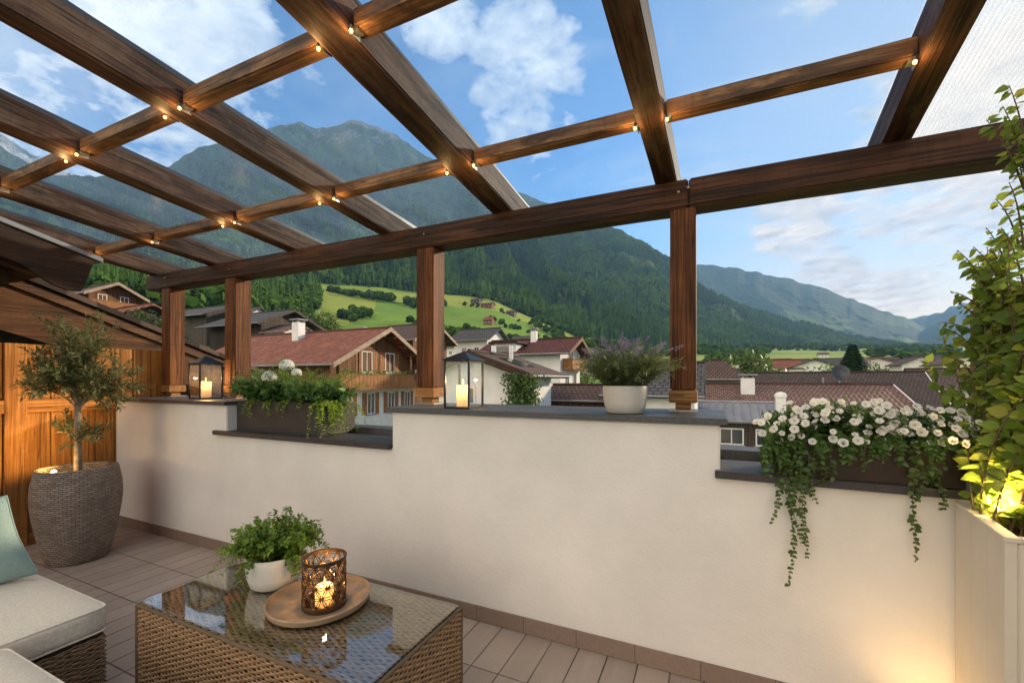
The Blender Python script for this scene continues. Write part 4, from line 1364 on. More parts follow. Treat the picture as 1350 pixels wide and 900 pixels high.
# ------------------------------------------------------------------ single trees in the village
def tree(name, label, x, y, zb, h, w, kind='round', n=900, seed=0, leaf=L_TREE, ls=None):
    g = np.random.default_rng(seed)
    root = thing(name, label, 'tree', (x, y, zb))
    tr = MB()
    pts = [(x, y, zb), (x + .1 * w * .1, y, zb + h * .35), (x - .1 * w * .1, y, zb + h * .8)]
    tr.tube(pts, [h * .028, h * .02, h * .006], 8)
    if kind == 'round':
        for k in range(7):
            a = k * 2.4
            p0 = Vector((x, y, zb + h * (.3 + .06 * k)))
            tr.tube([p0, p0 + Vector((math.cos(a) * w * .3, math.sin(a) * w * .3, h * .2))], [h * .01, h * .003], 6)
    tr.build('trunk', BARK, root)
    if kind == 'round':
        nc = 26
        u = rand_unit(nc, g)
        cc = u * (0.25 + .25 * g.random((nc, 1))) * np.array([w, w, h * .72]) + np.array([x, y, zb + h * .58])
        rad = g.uniform(.13, .24, nc) * w
        ci = g.integers(0, nc, n)
        v = rand_unit(n, g)
        P = cc[ci] + v * rad[ci][:, None] * (g.random((n, 1)) ** .4)
        D = v + rand_unit(n, g) * .8
        S = g.uniform(.6, 1.2, n) * (ls or w * .09)
        rv = np.clip(g.random(n) * .6 + (g.random(nc) * .5)[ci] - .05, 0, 1)
        me = scatter(LEAF4, P, D, v + rand_unit(n, g) * .5, S, rv, 'crown')
    else:
        t = g.random(n) ** .8
        a = g.random(n) * 6.283
        lvl = np.round(t * 16) / 16 + g.normal(size=n) * .012
        rr = (1 - lvl) ** .85 * w / 2 * np.sqrt(g.random(n)) * (.75 + .35 * g.random(n))
        P = np.stack([x + rr * np.cos(a), y + rr * np.sin(a), zb + h * (.06 + .94 * lvl) - rr * .28], 1)
        D = np.stack([np.cos(a), np.sin(a), -.35 + .3 * g.random(n)], 1)
        me = scatter(LEAF4, P, D, np.tile([0, 0, 1.0], (n, 1)) + rand_unit(n, g) * .4, g.uniform(.6, 1.1, n) * (ls or w * .10), None, 'crown')
    link('crown', me, leaf, root)
    return root


def tree_at(name, label, px, r, h, w, kind='round', n=900, seed=0, leaf=L_TREE, dz=-.3, top=None, ls=None):
    x, y = (float(v) for v in polar(px, r))
    zb = gz(x, y) + dz
    if top is not None:                                                # choose the height so that its top reaches this picture row
        dep = r * math.cos(math.atan((px - CX) / FPX))
        h = EYE + (HY - top) / FPX * dep - zb
    return tree(name, label, x, y, zb, h, w, kind, n, seed, leaf, ls)


tree_at('spruce_tree', 'lone dark spruce standing between the valley roofs', 1124, 105, 0, 7.0, 'spruce', 7000, 3, L_CONIF, top=454)
tree_at('broadleaf_tree', 'round dark broadleaf tree beside the brown hipped roof', 980, 78, 0, 9.5, 'round', 2200, 4, top=466)
tree_at('broadleaf_tree', 'small dark tree right of the round broadleaf tree', 1013, 100, 0, 5, 'round', 900, 5, top=478)
tree_at('broadleaf_tree', 'dense green tree behind the leftmost post', 208, 72, 0, 5.5, 'round', 2400, 6, top=398)
tree_at('broadleaf_tree', 'dark tree behind the chimney of the red-roofed chalet', 388, 95, 0, 10, 'round', 1900, 7, top=408)
tree_at('broadleaf_tree', 'broad dark tree left of the meadow above the red roof', 420, 120, 0, 12, 'round', 1900, 8, top=412)
tree_at('broadleaf_tree', 'leafy tree between the white house gable and the sheds', 724, 40, 0, 3.6, 'round', 3600, 9, top=499, ls=.22)
tree_at('shrub', 'bright green shrub in front of the low timber shed', 741, 30, 0, 2.6, 'round', 900, 10, leaf=L_BOX, top=519)
tree_at('broadleaf_tree', 'tree behind the white house with slate roof', 632, 100, 0, 6, 'round', 1100, 11, top=452)
tree_at('broadleaf_tree', 'tall tree standing before the dark red roof', 668, 140, 0, 7, 'round', 1100, 12, top=448)
tree_at('broadleaf_tree', 'dark tree just left of the lavender pot', 762, 75, 0, 6, 'round', 1300, 13, top=480)
tree_at('broadleaf_tree', 'rounded tree behind the lavender blooms', 812, 105, 0, 9, 'round', 1300, 14, top=466)
tree_at('broadleaf_tree', 'low tree left of the satellite dish', 1092, 92, 0, 6, 'round', 900, 15, top=480)
tree_at('broadleaf_tree', 'low tree next to the lone spruce', 1148, 110, 0, 5, 'round', 900, 16, top=478)
tree_at('broadleaf_tree', 'garden tree below the white verge by the climbing plant', 1268, 50, 0, 3.5, 'round', 900, 17, top=525)
# ivy on the corner of the white house
g_ = np.random.default_rng(5)
n_ = 5200
P_ = np.stack([-8.75 + g_.normal(size=n_) * .38, 20.5 + g_.normal(size=n_) * .35, -7.5 + 9.2 * g_.random(n_) ** .3], 1)
P_[:, 0] += np.where(P_[:, 2] > -1.5, -.35 * (P_[:, 2] + 1.5) * .1, 0)
t = thing('ivy_bush', 'tall dark ivy climbing the right corner of the white gable house', 'ivy', (-8.75, 20.5, -7.5))
link('foliage', scatter(LEAFR, P_, rand_unit(n_, g_) + [0, -.5, -.4], rand_unit(n_, g_) + [.3, -1, .4], g_.uniform(.10, .18, n_), name='foliage'), L_TREE, t)
MB().tube([(-8.7, 20.6, -7.5), (-8.75, 20.55, -3), (-8.8, 20.6, 1)], [.08, .05, .02], 8).build('stem', BARK, t)


# ================================================================== the terrace
WY = 2.19                                   # front face of the parapet
WB = 2.74                                   # its back face
CT = 1.222                                  # top of the coping
ST = 0.985                                  # top of the lower sills
XL = -5.25                                  # plank wall plane
ff = MB().box(-5.6, 3.2, -3.2, 2.75, -0.22, 0.0).build('terrace_floor', FLOOR)
tag(ff, 'terrace floor of brown plank-shaped tiles', kind='structure')
# the building under the terrace
t = thing('terrace_building', 'rendered house wall below the terrace parapet', 'house', (-1, 0, -7.2))
MB().box(-5.6, 3.2, -3.2, 2.70, -7.2, -0.224).build('wall', PLASTER, t)

PW = thing('parapet_wall', 'cream plastered parapet wall with stepped slate copings along the terrace', 'wall', (-2.0, 2.4, 0))
b = MB()
nl, nr, rr_ = -3.542, -1.855, 0.046         # notch edges
b.prism([(XL, 0), (1.9, 0), (1.9, ST - .032), (rr_, ST - .032), (rr_, CT - .031), (nr, CT - .031), (nr, ST - .032), (nl, ST - .032), (nl, CT - .031), (XL, CT - .031)], 'y', WY, WB)
b.build('plaster_body', PLASTER, PW, bevel=.006)
for nm, x0, x1 in (('coping', XL + .002, nl + .012), ('coping', nr - .03, rr_ + .03)):
    MB().box(x0, x1, WY - .028, WB + .03, CT - .03, CT).build(nm, SLATE, PW, bevel=.004)
for x0, x1 in ((nl - .14, nr - .004), (rr_ - .022, 1.88)):
    s_ = MB()
    s_.box(x0, x1, WY - .032, WY + .30, ST - .034, ST)
    s_.build('sill', SILL, PW, bevel=.003)
for x0, x1 in ((nl + .003, nr - .003), (rr_ + .003, 1.88)):
    MB().box(x0, x1, WB - .14, WB + .03, ST - .031, ST + .035).build('rear_rail', SLATE, PW, bevel=.003)
    MB().box(x0, x1, WY + .303, WB - .143, ST - .033, ST - .026).build('gutter_tray', ZINC, PW)
MB().box(XL + .003, 0.83, WY - .013, WY - .0005, 0.002, .088).build('skirting', SKIRT, PW, bevel=.002)

# ------------------------------------------------------------------ pergola
PG = thing('pergola', 'dark stained timber pergola with glass roof over the terrace', 'pergola', (-2.2, 2.6, 0))
BY0, BZ, BH, BD = 2.55, 2.352, 0.155, 0.16   # beam front face, underside, height, depth
bar('beam', (-5.50, BY0 + BD / 2, BZ), (-.105, BY0 + BD / 2, BZ), BD, BH, W_BEAM, PG, bevel=.008)
bar('beam', (-.102, BY0 + BD / 2, BZ), (2.4, BY0 + BD / 2, BZ), BD, BH, W_BEAM, PG, bevel=.008)
for x0, x1 in ((-.20, -.066), (-1.945, -1.795), (-4.168, -4.01), (-5.217, -5.07)):
    xc = (x0 + x1) / 2
    w = x1 - x0
    yc = BY0 + .005 + w / 2
    zt = CT + .083
    M = Matrix.Translation((xc, yc, zt + .036)) @ Euler((0, R(-90), 0)).to_matrix().to_4x4()
    # timber post: local x runs upwards
    p = MB()
    rg = random.Random(int(x0 * 100))
    p.box(0, BZ - zt - .036 - .001, -w / 2, w / 2, -w / 2, w / 2)
    po = p.build('post', W_POST, PG, M, bevel=.007)
    MB().box(xc - w / 2 - .006, xc + w / 2 + .006, yc - w / 2 - .006, yc + w / 2 + .006, CT + .048, zt + .034).build('post_collar', W_FOOT, po, bevel=.004)
    MB().box(xc - w * .3, xc + w * .3, yc - w * .3, yc + w * .3, CT + .008, CT + .047).build('post_block', W_FOOT, po, bevel=.003)
    MB().box(xc - w * .56, xc + w * .56, yc - w * .5, yc + w * .56, CT + .0005, CT + .0075).build('base_plate', GALV, po, bevel=.002)


for xq in (-.155, -.105, -1.87, -4.09, -5.14):                          # carriage bolts through the beam over the posts
    MB().lathe([(0, -.004), (.006, -.004), (.0075, -.001), (.0075, .001)], 12, (0, 0, 0)).build('bolt', GALV, PG, Matrix.Translation((xq, BY0 - .001, BZ + .085 + .02 * math.sin(xq * 40))) @ Euler((R(-90), 0, 0)).to_matrix().to_4x4(), smooth=True)


def zbot(y):
    return 2.507 + .126 * (2.55 - y)


RX = [(.736, .848), (-.281, -.165), (-1.322, -1.170), (-2.300, -2.186), (-3.325, -3.195), (-4.440, -4.300), (-5.42, -5.30)]
SL = [.072, .040, .026, .068, .060, .050, .045]
RH = .150
YB_ = -1.7
for (xa, xb), sl in zip(RX, SL):
    xc, w = (xa + xb) / 2, xb - xa
    y0, y1 = BY0 + .37, YB_
    r_ = bar('rafter', (xc + sl * (y0 - 2.55), y0, zbot(y0) + .001), (xc + sl * (y1 - 2.55), y1, zbot(y1)), w, RH, W_RAFTER, PG, bevel=.006)
    bar('glazing_bar', (xc + sl * (y0 - 2.55), y0 + .04, zbot(y0 + .04) + RH + .0015), (xc + sl * (y1 - 2.55), y1, zbot(y1) + RH + .003), w * .8, .03, GASKET, r_, bevel=.003)


def rx(k, y, side):
    xa, xb = RX[k]
    return (xa if side < 0 else xb) + SL[k] * (y - 2.55)


CROSS = [(2.095, range(0, 6)), (1.235, range(0, 6))]
for yc, ks in CROSS:
    for k in ks:
        a, c = rx(k, yc, -1) - .001, rx(k + 1, yc, 1) + .001
        z = zbot(yc) + .028
        bar('crossbar', (a, yc, z), (c, yc, z + .002), .074, .074, W_CROSS, PG, bevel=.007)
# wall plate behind the viewer
bar('wall_plate', (-5.8, YB_, zbot(YB_) - .15), (2.4, YB_, zbot(YB_) - .15), .1, .2, W_BEAM, PG)
# panes between the rafters
for k in range(-1, 6):
    if k < 0:
        xs = [(1.95, 1.95 + .07 * (YB_ - 2.9)), (RX[0][1] - .02, RX[0][1] - .02 + SL[0] * (YB_ - 2.9))]
    else:
        xs = [(RX[k][0] + .03, RX[k][0] + .03 + SL[k] * (YB_ - 2.9)), (RX[k + 1][1] - .03, RX[k + 1][1] - .03 + SL[k + 1] * (YB_ - 2.9))]
    yA, yB = 2.915, YB_
    zA, zB = zbot(yA) + RH + .034, zbot(yB) + RH + .036
    (a0, a1), (c0, c1) = xs
    V = [(a0, yA, zA), (c0, yA, zA), (c1, yB, zB), (a1, yB, zB)]
    V = V + [(x, y, z + .006) for x, y, z in V]
    g = MB().add(V, [(3, 2, 1, 0), (4, 5, 6, 7), (0, 1, 5, 4), (1, 2, 6, 5), (2, 3, 7, 6), (3, 0, 4, 7)])
    po = g.build('roof_pane', RIB_GLASS if k < 0 else ROOF_GLASS, PG)
    if k < 0:                                                           # twin-wall ribs
        rb = MB()
        for q in np.linspace(.02, .98, 60):
            xa, xb = a0 + (c0 - a0) * q, a1 + (c1 - a1) * q
            rb.add([(xa - .0022, yA, zA - .014), (xa + .0022, yA, zA - .014), (xb + .0022, yB, zB - .014), (xb - .0022, yB, zB - .014),
                    (xa - .0022, yA, zA - .001), (xa + .0022, yA, zA - .001), (xb + .0022, yB, zB - .001), (xb - .0022, yB, zB - .001)],
                   [(3, 2, 1, 0), (4, 5, 6, 7), (0, 1, 5, 4), (1, 2, 6, 5), (2, 3, 7, 6), (3, 0, 4, 7)])
        rb.build('ribs', RIB_GLASS, po)


# ------------------------------------------------------------------ warm bulbs at the crossings
ORD = ['rightmost', 'second-from-right', 'third-from-right', 'fourth-from-right', 'fifth-from-right', 'sixth-from-right', 'leftmost']


def lamp(name, loc, energy, size, col=(1.0, 0.58, 0.22), parent=None):
    l = bpy.data.lights.new(name, 'POINT')
    l.energy = energy
    l.shadow_soft_size = size
    l.color = col
    o = bpy.data.objects.new(name, l)
    COL.objects.link(o)
    if parent is not None:
        o.parent = parent
        o.matrix_basis = PM[parent.name].inverted() @ Matrix.Translation(loc)
    else:
        o.location = loc
    return o


def rafter_light(k, row, side, dy=0.0):
    yc = CROSS[row][0]
    y = yc - .052 + dy
    z = zbot(y)
    x = rx(k, y, side)
    s = side
    lb = f"warm bulb under the {'lower' if row == 0 else 'upper'} crossbar, {'right' if s > 0 else 'left'} side of the {ORD[k]} rafter"
    t = thing('rafter_light', lb, 'light', (x, y, z), 0, 'warm bulbs where the crossbars meet the rafters')
    b = MB()
    b.box(x + s * .002 if s > 0 else x - .028, x + .028 if s > 0 else x - .002, y + .018, y + .052, z + .012, z + .027)
    b.box(x + s * .001 if s > 0 else x - .004, x + .004 if s > 0 else x - .001, y + .012, y + .056, z - .004, z + .03)
    b.build('bracket', GALV, t)
    MB().lathe([(0, .013), (.0055, .012), (.0062, .004), (.0062, -.002)], 12, (x + s * .013, y, z + .006)).build('socket', GASKET, t, smooth=True)
    MB().lathe([(0, .008), (.005, .006), (.0072, 0), (.005, -.006), (0, -.008)], 12, (x + s * .013, y, z - .004)).build('bulb', BULB, t, smooth=True)
    lamp('bulb_glow', (x + s * .022, y - .012, z - .022), .48, .012, parent=t)


for k, row, sides in ((0, 0, (-1,)), (1, 0, (1, -1)), (2, 0, (1, -1)), (3, 0, (1, -1)), (4, 0, (1, -1)), (5, 0, (1,)), (6, 0, (1,)),
                      (2, 1, (1, -1)), (3, 1, (1, -1)), (4, 1, (1, -1)), (5, 1, (1,))):
    for s in sides:
        rafter_light(k, row, s, 0.0 if s > 0 else .01)


# ------------------------------------------------------------------ left side: plank wall, gables
PL = thing('plank_wall', 'honey-coloured vertical plank wall at the left end of the terrace', 'wall', (XL, .8, 0))
y = -1.2
i = 0
pr = random.Random(3)
while y < 2.5:
    w = pr.choice([.135, .15, .165, .145])
    wide = i % 7 == 4
    z1 = 1.70
    q = MB().box(XL - .035 + pr.uniform(-.003, .003), XL + pr.uniform(-.004, .004) + (.03 if wide else 0), y + .003, y + w - .003, .0, z1)
    q.build('plank', W_PLANK, PL, bevel=.003)
    y += w
    i += 1
MB().box(XL + .008, XL + .028, -1.2, 2.185, 1.12, 1.23).build('rail', W_PLANKX, PL, bevel=.004)
MB().box(XL + .006, XL + .026, -1.2, 2.175, .004, .10).build('base_board', W_PLANKX, PL, bevel=.004)
MB().box(XL - .09, XL - .045, -1.3, 2.46, 0, 1.69).build('backing', W_DARK, PL)

# the house roof at the left edge: a low dark eave with a carved barge board
HG = thing('house_gable_roof', 'dark overhanging roof end with carved barge board and metal edge at the upper left', 'roof', (-5.6, 1.0, 2.2))
def ez(y):
    return 2.612 + (1.355 - y) * .268
def bb_prof(y0, y1, n=40):
    top, bot = [], []
    for k in range(n + 1):
        y = y0 + (y1 - y0) * k / n
        top.append((y, ez(y) - .012))
        f_ = (y1 - y) / (y1 - y0)
        e = .335
        if y > 1.62:                                                     # the carved end
            u = (y - 1.62) / (y1 - 1.62)
            e = .335 + .05 * math.sin(u * math.pi) - .08 * u
        elif y > 1.45:
            u = (y - 1.45) / .17
            e = .255 + .08 * (0.5 - .5 * math.cos(u * math.pi))
        else:
            e = .255
        bot.append((y, ez(y) - e))
    bot[-1] = (y1 - .075, bot[-1][1])
    return top + bot[::-1]
MB().prism(bb_prof(-1.6, 1.915), 'x', -4.99, -4.95).build('barge_board', W_DARK, HG, bevel=.003)
q = MB()
V = [(-8.0, -1.6, ez(-1.6)), (-4.93, -1.6, ez(-1.6)), (-4.93, 1.965, ez(1.965)), (-8.0, 1.965, ez(1.965))]
q.add(V + [(x, y, z + .035) for x, y, z in V], [(3, 2, 1, 0), (4, 5, 6, 7), (0, 1, 5, 4), (1, 2, 6, 5), (2, 3, 7, 6), (3, 0, 4, 7)])
q.build('roof_edge_metal', ZINC, HG)
q = MB()
V = [(-8.0, -1.6, ez(-1.6) - .06), (-4.995, -1.6, ez(-1.6) - .06), (-4.995, 1.9, ez(1.9) - .06), (-8.0, 1.9, ez(1.9) - .06)]
q.add(V + [(x, y, z + .04) for x, y, z in V], [(3, 2, 1, 0), (4, 5, 6, 7), (0, 1, 5, 4), (1, 2, 6, 5), (2, 3, 7, 6), (3, 0, 4, 7)])
q.build('soffit', W_DARK, HG)
for xx in (-5.25, -6.1):
    for d0, d1 in ((.09, .24),):
        bb = [(-1.5, ez(-1.5) - d0), (1.75, ez(1.75) - d0), (1.70, ez(1.7) - d1), (-1.5, ez(-1.5) - d1)]
        MB().prism(bb, 'x', xx - .07, xx + .07).build('purlin', W_DARK, HG, bevel=.01)
MB().box(-7.6, -6.75, -1.6, 1.15, 1.2, 2.55).build('gable_wall', W_DARK, HG)

# the neighbour's gable, stepping down towards the valley
NG = thing('neighbour_gable', 'weathered brown timber gable of the neighbouring house sloping down behind the left posts', 'house', (-7.2, 4.0, -7))
def nz(y):
    return 2.357 - (y - 2.195) * .368
q = MB()
q.prism([(1.2, nz(1.2) - .02), (4.9, nz(4.9) - .02), (4.9, nz(4.9) - .12), (1.2, nz(1.2) - .12)], 'x', -6.56, -6.50)
q.build('barge_board', W_GABLE, NG, bevel=.003)
MB().prism([(1.2, nz(1.2) - .125), (4.85, nz(4.85) - .125), (4.85, nz(4.85) - .50), (1.2, nz(1.2) - .62)], 'x', -6.60, -6.54).build('lower_barge_board', W_WARM, NG, bevel=.003)
V = [(-14, 1.2, nz(1.2)), (-6.46, 1.2, nz(1.2)), (-6.46, 4.98, nz(4.98)), (-14, 4.98, nz(4.98))]
MB().add(V + [(x, y, z + .06) for x, y, z in V], [(3, 2, 1, 0), (4, 5, 6, 7), (0, 1, 5, 4), (1, 2, 6, 5), (2, 3, 7, 6), (3, 0, 4, 7)],
         [(0, 0), (7.5, 0), (7.5, 4), (0, 4)] * 2).build('roof', T_BROWN, NG)
MB().prism([(1.2, -7), (4.5, -7), (4.5, nz(4.5) - .13), (1.2, nz(1.2) - .13)], 'x', -13.6, -6.9).build('wall', W_BARN, NG)
for k in range(9):
    z = -.1 + k * .17
    MB().box(-6.895, -6.86, 1.5, 4.45, z, z + .11).build('slat', W_GABLE, NG, bevel=.004)

# ------------------------------------------------------------------ right side: privacy screen, planter
SX = 1.16
SCR = thing('privacy_screen', 'timber privacy screen with a capping board behind the climbing plant', 'screen', (SX, 1.7, 0))
y = .6
while y < 2.72:
    MB().box(SX, SX + .025, y + .003, y + .147, 0.0 if y < 2.0 else CT * .8, 1.735).build('board', W_SCREEN, SCR, bevel=.003)
    y += .15
MB().box(SX - .03, SX + .06, .55, 2.79, 1.737, 1.775).build('capping', W_SCREEN, SCR, bevel=.006)
MB().box(SX - .022, SX - .002, 2.68, 2.77, .96, 1.735).build('end_post', W_SCREEN, SCR, bevel=.005)

PLM = Matrix.Translation((.844, 2.172, 0)) @ Euler((0, 0, R(-8))).to_matrix().to_4x4()
PT = thing('planter', 'tall cream painted timber planter in the right corner', 'planter', (.844, 2.172, 0), R(-8))
hP, dP, lP, tk = .93, .44, .32, .026
def pbox(nm, x0, x1, y0, y1, z0, z1, m=PLANTER_M, bev=.003):
    return MB().box(x0, x1, y0, y1, z0, z1).build(nm, m, PT, PLM, bevel=bev)
yy = -dP + .001
for w in (.13, .14, .168):
    pbox('side_board', 0, tk, yy, yy + w - .0004, .006, hP - .002, bev=.0008)
    yy += w
pbox('front_board', tk + .001, lP / 2 - .001, -dP - .001, -dP + tk, .006, hP - .003)
pbox('front_board', lP / 2 + .001, lP, -dP - .001, -dP + tk, .006, hP - .003)
pbox('back_board', tk + .001, lP, -tk, -.001, .006, hP - .003)
pbox('end_board', lP + .001, lP + tk, -dP, -.001, .006, hP - .003)
pbox('rim', -.004, tk + .008, -dP - .004, 0, hP - .0015, hP + .012, bev=.002)
pbox('rim', tk + .0085, lP + tk, -dP - .004, -dP + tk + .006, hP - .0015, hP + .0115, bev=.002)
pbox('soil', tk + .001, lP - .001, -dP + tk + .001, -tk - .001, .3, hP - .05, SOIL, 0)


# ------------------------------------------------------------------ plants
def bez(p0, p1, p2, n=8):
    p0, p1, p2 = Vector(p0), Vector(p1), Vector(p2)
    return [(1 - t) ** 2 * p0 + 2 * t * (1 - t) * p1 + t * t * p2 for t in (k / n for k in range(n + 1))]


def leaves_on(paths, every, size, spread=.5, g=rng, tmpl=LEAF8, start=.15, pair=True, droop=0.0, name='foliage', nb=(0, 0, 1), nj=.45):
    P, D, N, S = [], [], [], []
    for path in paths:
        L = sum((path[i + 1] - path[i]).length for i in range(len(path) - 1))
        n = max(2, int(L / every))
        for k in range(n):
            t = start + (1 - start) * (k + .5) / n
            f_ = t * (len(path) - 1)
            i = min(int(f_), len(path) - 2)
            p = path[i].lerp(path[i + 1], f_ - i)
            d = (path[i + 1] - path[i]).normalized()
            a = g.random() * 6.283
            ref = d.orthogonal().normalized()
            side = (ref * math.cos(a) + d.cross(ref) * math.sin(a))
            for s in ((1, -1) if pair else (1,)):
                v = d * (1 - spread) + side * s * spread + Vector((0, 0, -droop))
                nn = Vector(nb) + Vector(g.normal(size=3)) * nj + d * (.3 if nb == (0, 0, 1) else 0)
                P.append(p)
                D.append(v)
                N.append(nn)
                S.append(size * (.55 + .75 * g.random()) * (1 - .35 * t))
    return scatter(tmpl, np.array(P), np.array(D), np.array(N), np.array(S), name=name)


def stems(paths, r, name, m, parent):
    b = MB()
    for p in paths:
        b.tube(p, [r * (1 - .7 * i / (len(p) - 1)) for i in range(len(p))], 5, cap=False)
    return b.build(name, m, parent, smooth=True)


# olive tree in the tall woven pot
ox, oy = -4.50, 1.64
ol = thing('potted_olive_tree', 'olive tree in a tall brown woven-textured pot by the plank wall', 'potted tree', (ox, oy, 0))
prof = [(0, .0), (.185, .0), (.20, .012), (.222, .10), (.252, .24), (.278, .40), (.286, .50), (.280, .60), (.263, .685), (.258, .708), (.252, .716), (.232, .716), (.226, .705), (.226, .62), (0, .62)]
prof = [(r_ * .92, z_) for r_, z_ in prof]
MB().lathe(prof, 72, (ox, oy, 0.001)).build('pot', WEAVEPOT, ol, smooth=True)
MB().lathe([(0, .655), (.1, .66), (.207, .648)], 40, (ox, oy, 0)).build('soil', SOIL, ol, smooth=True)
g_ = np.random.default_rng(11)
trunk = bez((ox, oy, .62), (ox + .025, oy - .01, .95), (ox - .005, oy, 1.30), 10)
tb = MB().tube(trunk, [.027 - .009 * k / 10 for k in range(11)], 10)
br = []
for k in range(15):
    a = k * 2.4 + g_.normal() * .3
    z0 = 1.14 + .17 * (k / 15)
    p0 = Vector((ox, oy, z0))
    rad = .21 + .15 * g_.random()
    p2 = p0 + Vector((math.cos(a) * rad, math.sin(a) * rad * .95, .02 + .40 * g_.random()))
    p1 = p0 + Vector((math.cos(a) * rad * .4, math.sin(a) * rad * .4, .13 + .1 * g_.random()))
    br.append(bez(p0, p1, p2, 8))
for k in range(6):
    a = k * 1.05 + .3
    p0 = Vector((ox, oy, 1.27))
    br.append(bez(p0, p0 + Vector((math.cos(a) * .06, math.sin(a) * .06, .2)), p0 + Vector((math.cos(a) * .17, math.sin(a) * .15, .46 + .14 * g_.random())), 8))
for a, z0, rad in ((.3, .93, .22), (3.4, .95, .22), (-.5, .90, .20), (2.7, .9, .14)):
    p0 = Vector((ox, oy, z0))
    br.append(bez(p0, p0 + Vector((math.cos(a) * rad * .5, math.sin(a) * rad * .5, .05)), p0 + Vector((math.cos(a) * rad, math.sin(a) * rad, .03)), 6))
for p in br:
    tb.tube(p, [.0075 - .0055 * i / (len(p) - 1) for i in range(len(p))], 6, cap=False)
tw = []
for bi, p in enumerate(br):
    for k in range(13 if bi < 21 else 5):
        t_ = .3 + .7 * (k + .5) / 13
        i = min(int(t_ * (len(p) - 1)), len(p) - 2)
        q0 = p[i].lerp(p[i + 1], t_ * (len(p) - 1) - i)
        d = (p[i + 1] - p[i]).normalized() * .5 + Vector(g_.normal(size=3)) * .5 + Vector((0, 0, .25))
        ln = .09 + .10 * g_.random()
        q1 = q0 + d.normalized() * ln * .6
        tw.append(bez(q0, q1, q1 + (d.normalized() + Vector((0, 0, g_.normal() * .4))).normalized() * ln * .5, 5))
tb.build('trunk', BARK, ol, smooth=True)
stems(tw, .0022, 'twigs', TWIG, ol)
link('foliage', leaves_on(tw, .0145, .066, .5, g_, LEAFO, .05), L_OLIVE, ol)

# spotlight in that pot
t = thing('pot_spotlight', 'small glowing spotlight in the soil of the olive pot', 'spotlight', (ox + .02, oy - .145, .655))
MB().lathe([(0, 0), (.018, .0), (.02, .01), (.02, .045), (.016, .05)], 16, (ox + .02, oy - .145, .655)).build('housing', BLACK_METAL, t, smooth=True)
MB().lathe([(.016, .049), (.012, .062), (0, .066)], 16, (ox + .02, oy - .145, .655)).build('lens', SPOTLENS, t, smooth=True)
lamp('spot_glow', (ox + .015, oy - .15, .765), 1.6, .02, (1.0, .60, .20), t)
l = bpy.data.lights.new('pot_beam', 'SPOT')
l.energy = 26
l.spot_size = R(125)
l.spot_blend = .8
l.shadow_soft_size = .02
l.color = (1.0, .58, .17)
lo_ = bpy.data.objects.new('pot_beam', l)
COL.objects.link(lo_)
lo_.parent = t
_dir = Vector((-.75, -.15, .42))
lo_.matrix_basis = PM[t.name].inverted() @ (Matrix.Translation((ox - .02, oy - .15, .76)) @ _dir.to_track_quat('-Z', 'Y').to_matrix().to_4x4())


# left flower box with hydrangeas and ferns
bx0, bx1, by0, by1 = -3.53, -2.58, 2.265, 2.60
fb = thing('flower_box', 'charcoal flower box with white hydrangeas and ferns on the left sill', 'flower box', ((bx0 + bx1) / 2, (by0 + by1) / 2, ST))
b = MB()
zt_, w_ = ST + .242, .016
b.box(bx0, bx1, by0, by0 + w_, ST + .001, zt_).box(bx0, bx1, by1 - w_, by1, ST + .001, zt_).box(bx0, bx0 + w_, by0 + w_, by1 - w_, ST + .001, zt_).box(bx1 - w_, bx1, by0 + w_, by1 - w_, ST + .001, zt_).box(bx0 + w_, bx1 - w_, by0 + w_, by1 - w_, ST + .002, ST + .02)
b.build('box', BOX_BROWN, fb)
MB().box(bx0 + w_ + .001, bx1 - w_ - .001, by0 + w_ + .001, by1 - w_ - .001, ST + .03, zt_ - .03).build('soil', SOIL, fb)
g_ = np.random.default_rng(21)
ferns, leafy, trail = [], [], []
for k in range(150):
    p0 = Vector((g_.uniform(bx0 + .04, bx1 - .03), g_.uniform(by0 + .05, by1 - .04), zt_ - .03))
    a = g_.random() * 6.283
    L = g_.uniform(.16, .34)
    edge = 1.25 if p0.x < bx0 + .35 else 1.0
    ferns.append(bez(p0, p0 + Vector((math.cos(a) * L * .3, math.sin(a) * L * .3, L * .75 * edge)), p0 + Vector((math.cos(a) * L * .95, math.sin(a) * L * .8, L * (.45 + .5 * g_.random()) * edge)), 9))
for k in range(120):
    p0 = Vector((g_.uniform(bx0 + .04, bx1 - .03), g_.uniform(by0 + .03, by1 - .05), zt_ - .03))
    a = g_.normal() * 1.2 - 1.57
    L = g_.uniform(.12, .30)
    leafy.append(bez(p0, p0 + Vector((math.cos(a) * L * .3, math.sin(a) * L * .3, L * .7)), p0 + Vector((math.cos(a) * L * .7, math.sin(a) * L * .7, L * (.3 + .4 * g_.random()))), 7))
for k in range(46):
    right = k < 34
    p0 = Vector((bx1 - .03 + g_.normal() * .03 if right else g_.uniform(bx0, bx1 - .1), g_.uniform(by0 - .005, by1 - .1) if right else by0 + .03, zt_ - .01))
    dx, dy = (g_.uniform(.03, .15), g_.normal() * .05 - .03) if right else (g_.normal() * .05, -.05)
    L = g_.uniform(.08, .26) if right else g_.uniform(.04, .13)
    trail.append(bez(p0, p0 + Vector((dx, dy, .05)), p0 + Vector((dx * 1.25, dy * 1.3, -min(L, .23))), 9))
stems(ferns + leafy, .0018, 'stems', STEM, fb)
link('fern_foliage', leaves_on(ferns, .011, .036, .72, g_, LEAFN, .2, name='fern_foliage'), L_FERN, fb)
link('leafy_foliage', leaves_on(leafy, .028, .085, .6, g_, LEAF8, .25, droop=.1, name='leafy_foliage'), L_DARK, fb)
link('trailing_foliage', leaves_on(trail, .014, .024, .75, g_, LEAFR, .1, name='trailing_foliage'), L_LIME, fb)


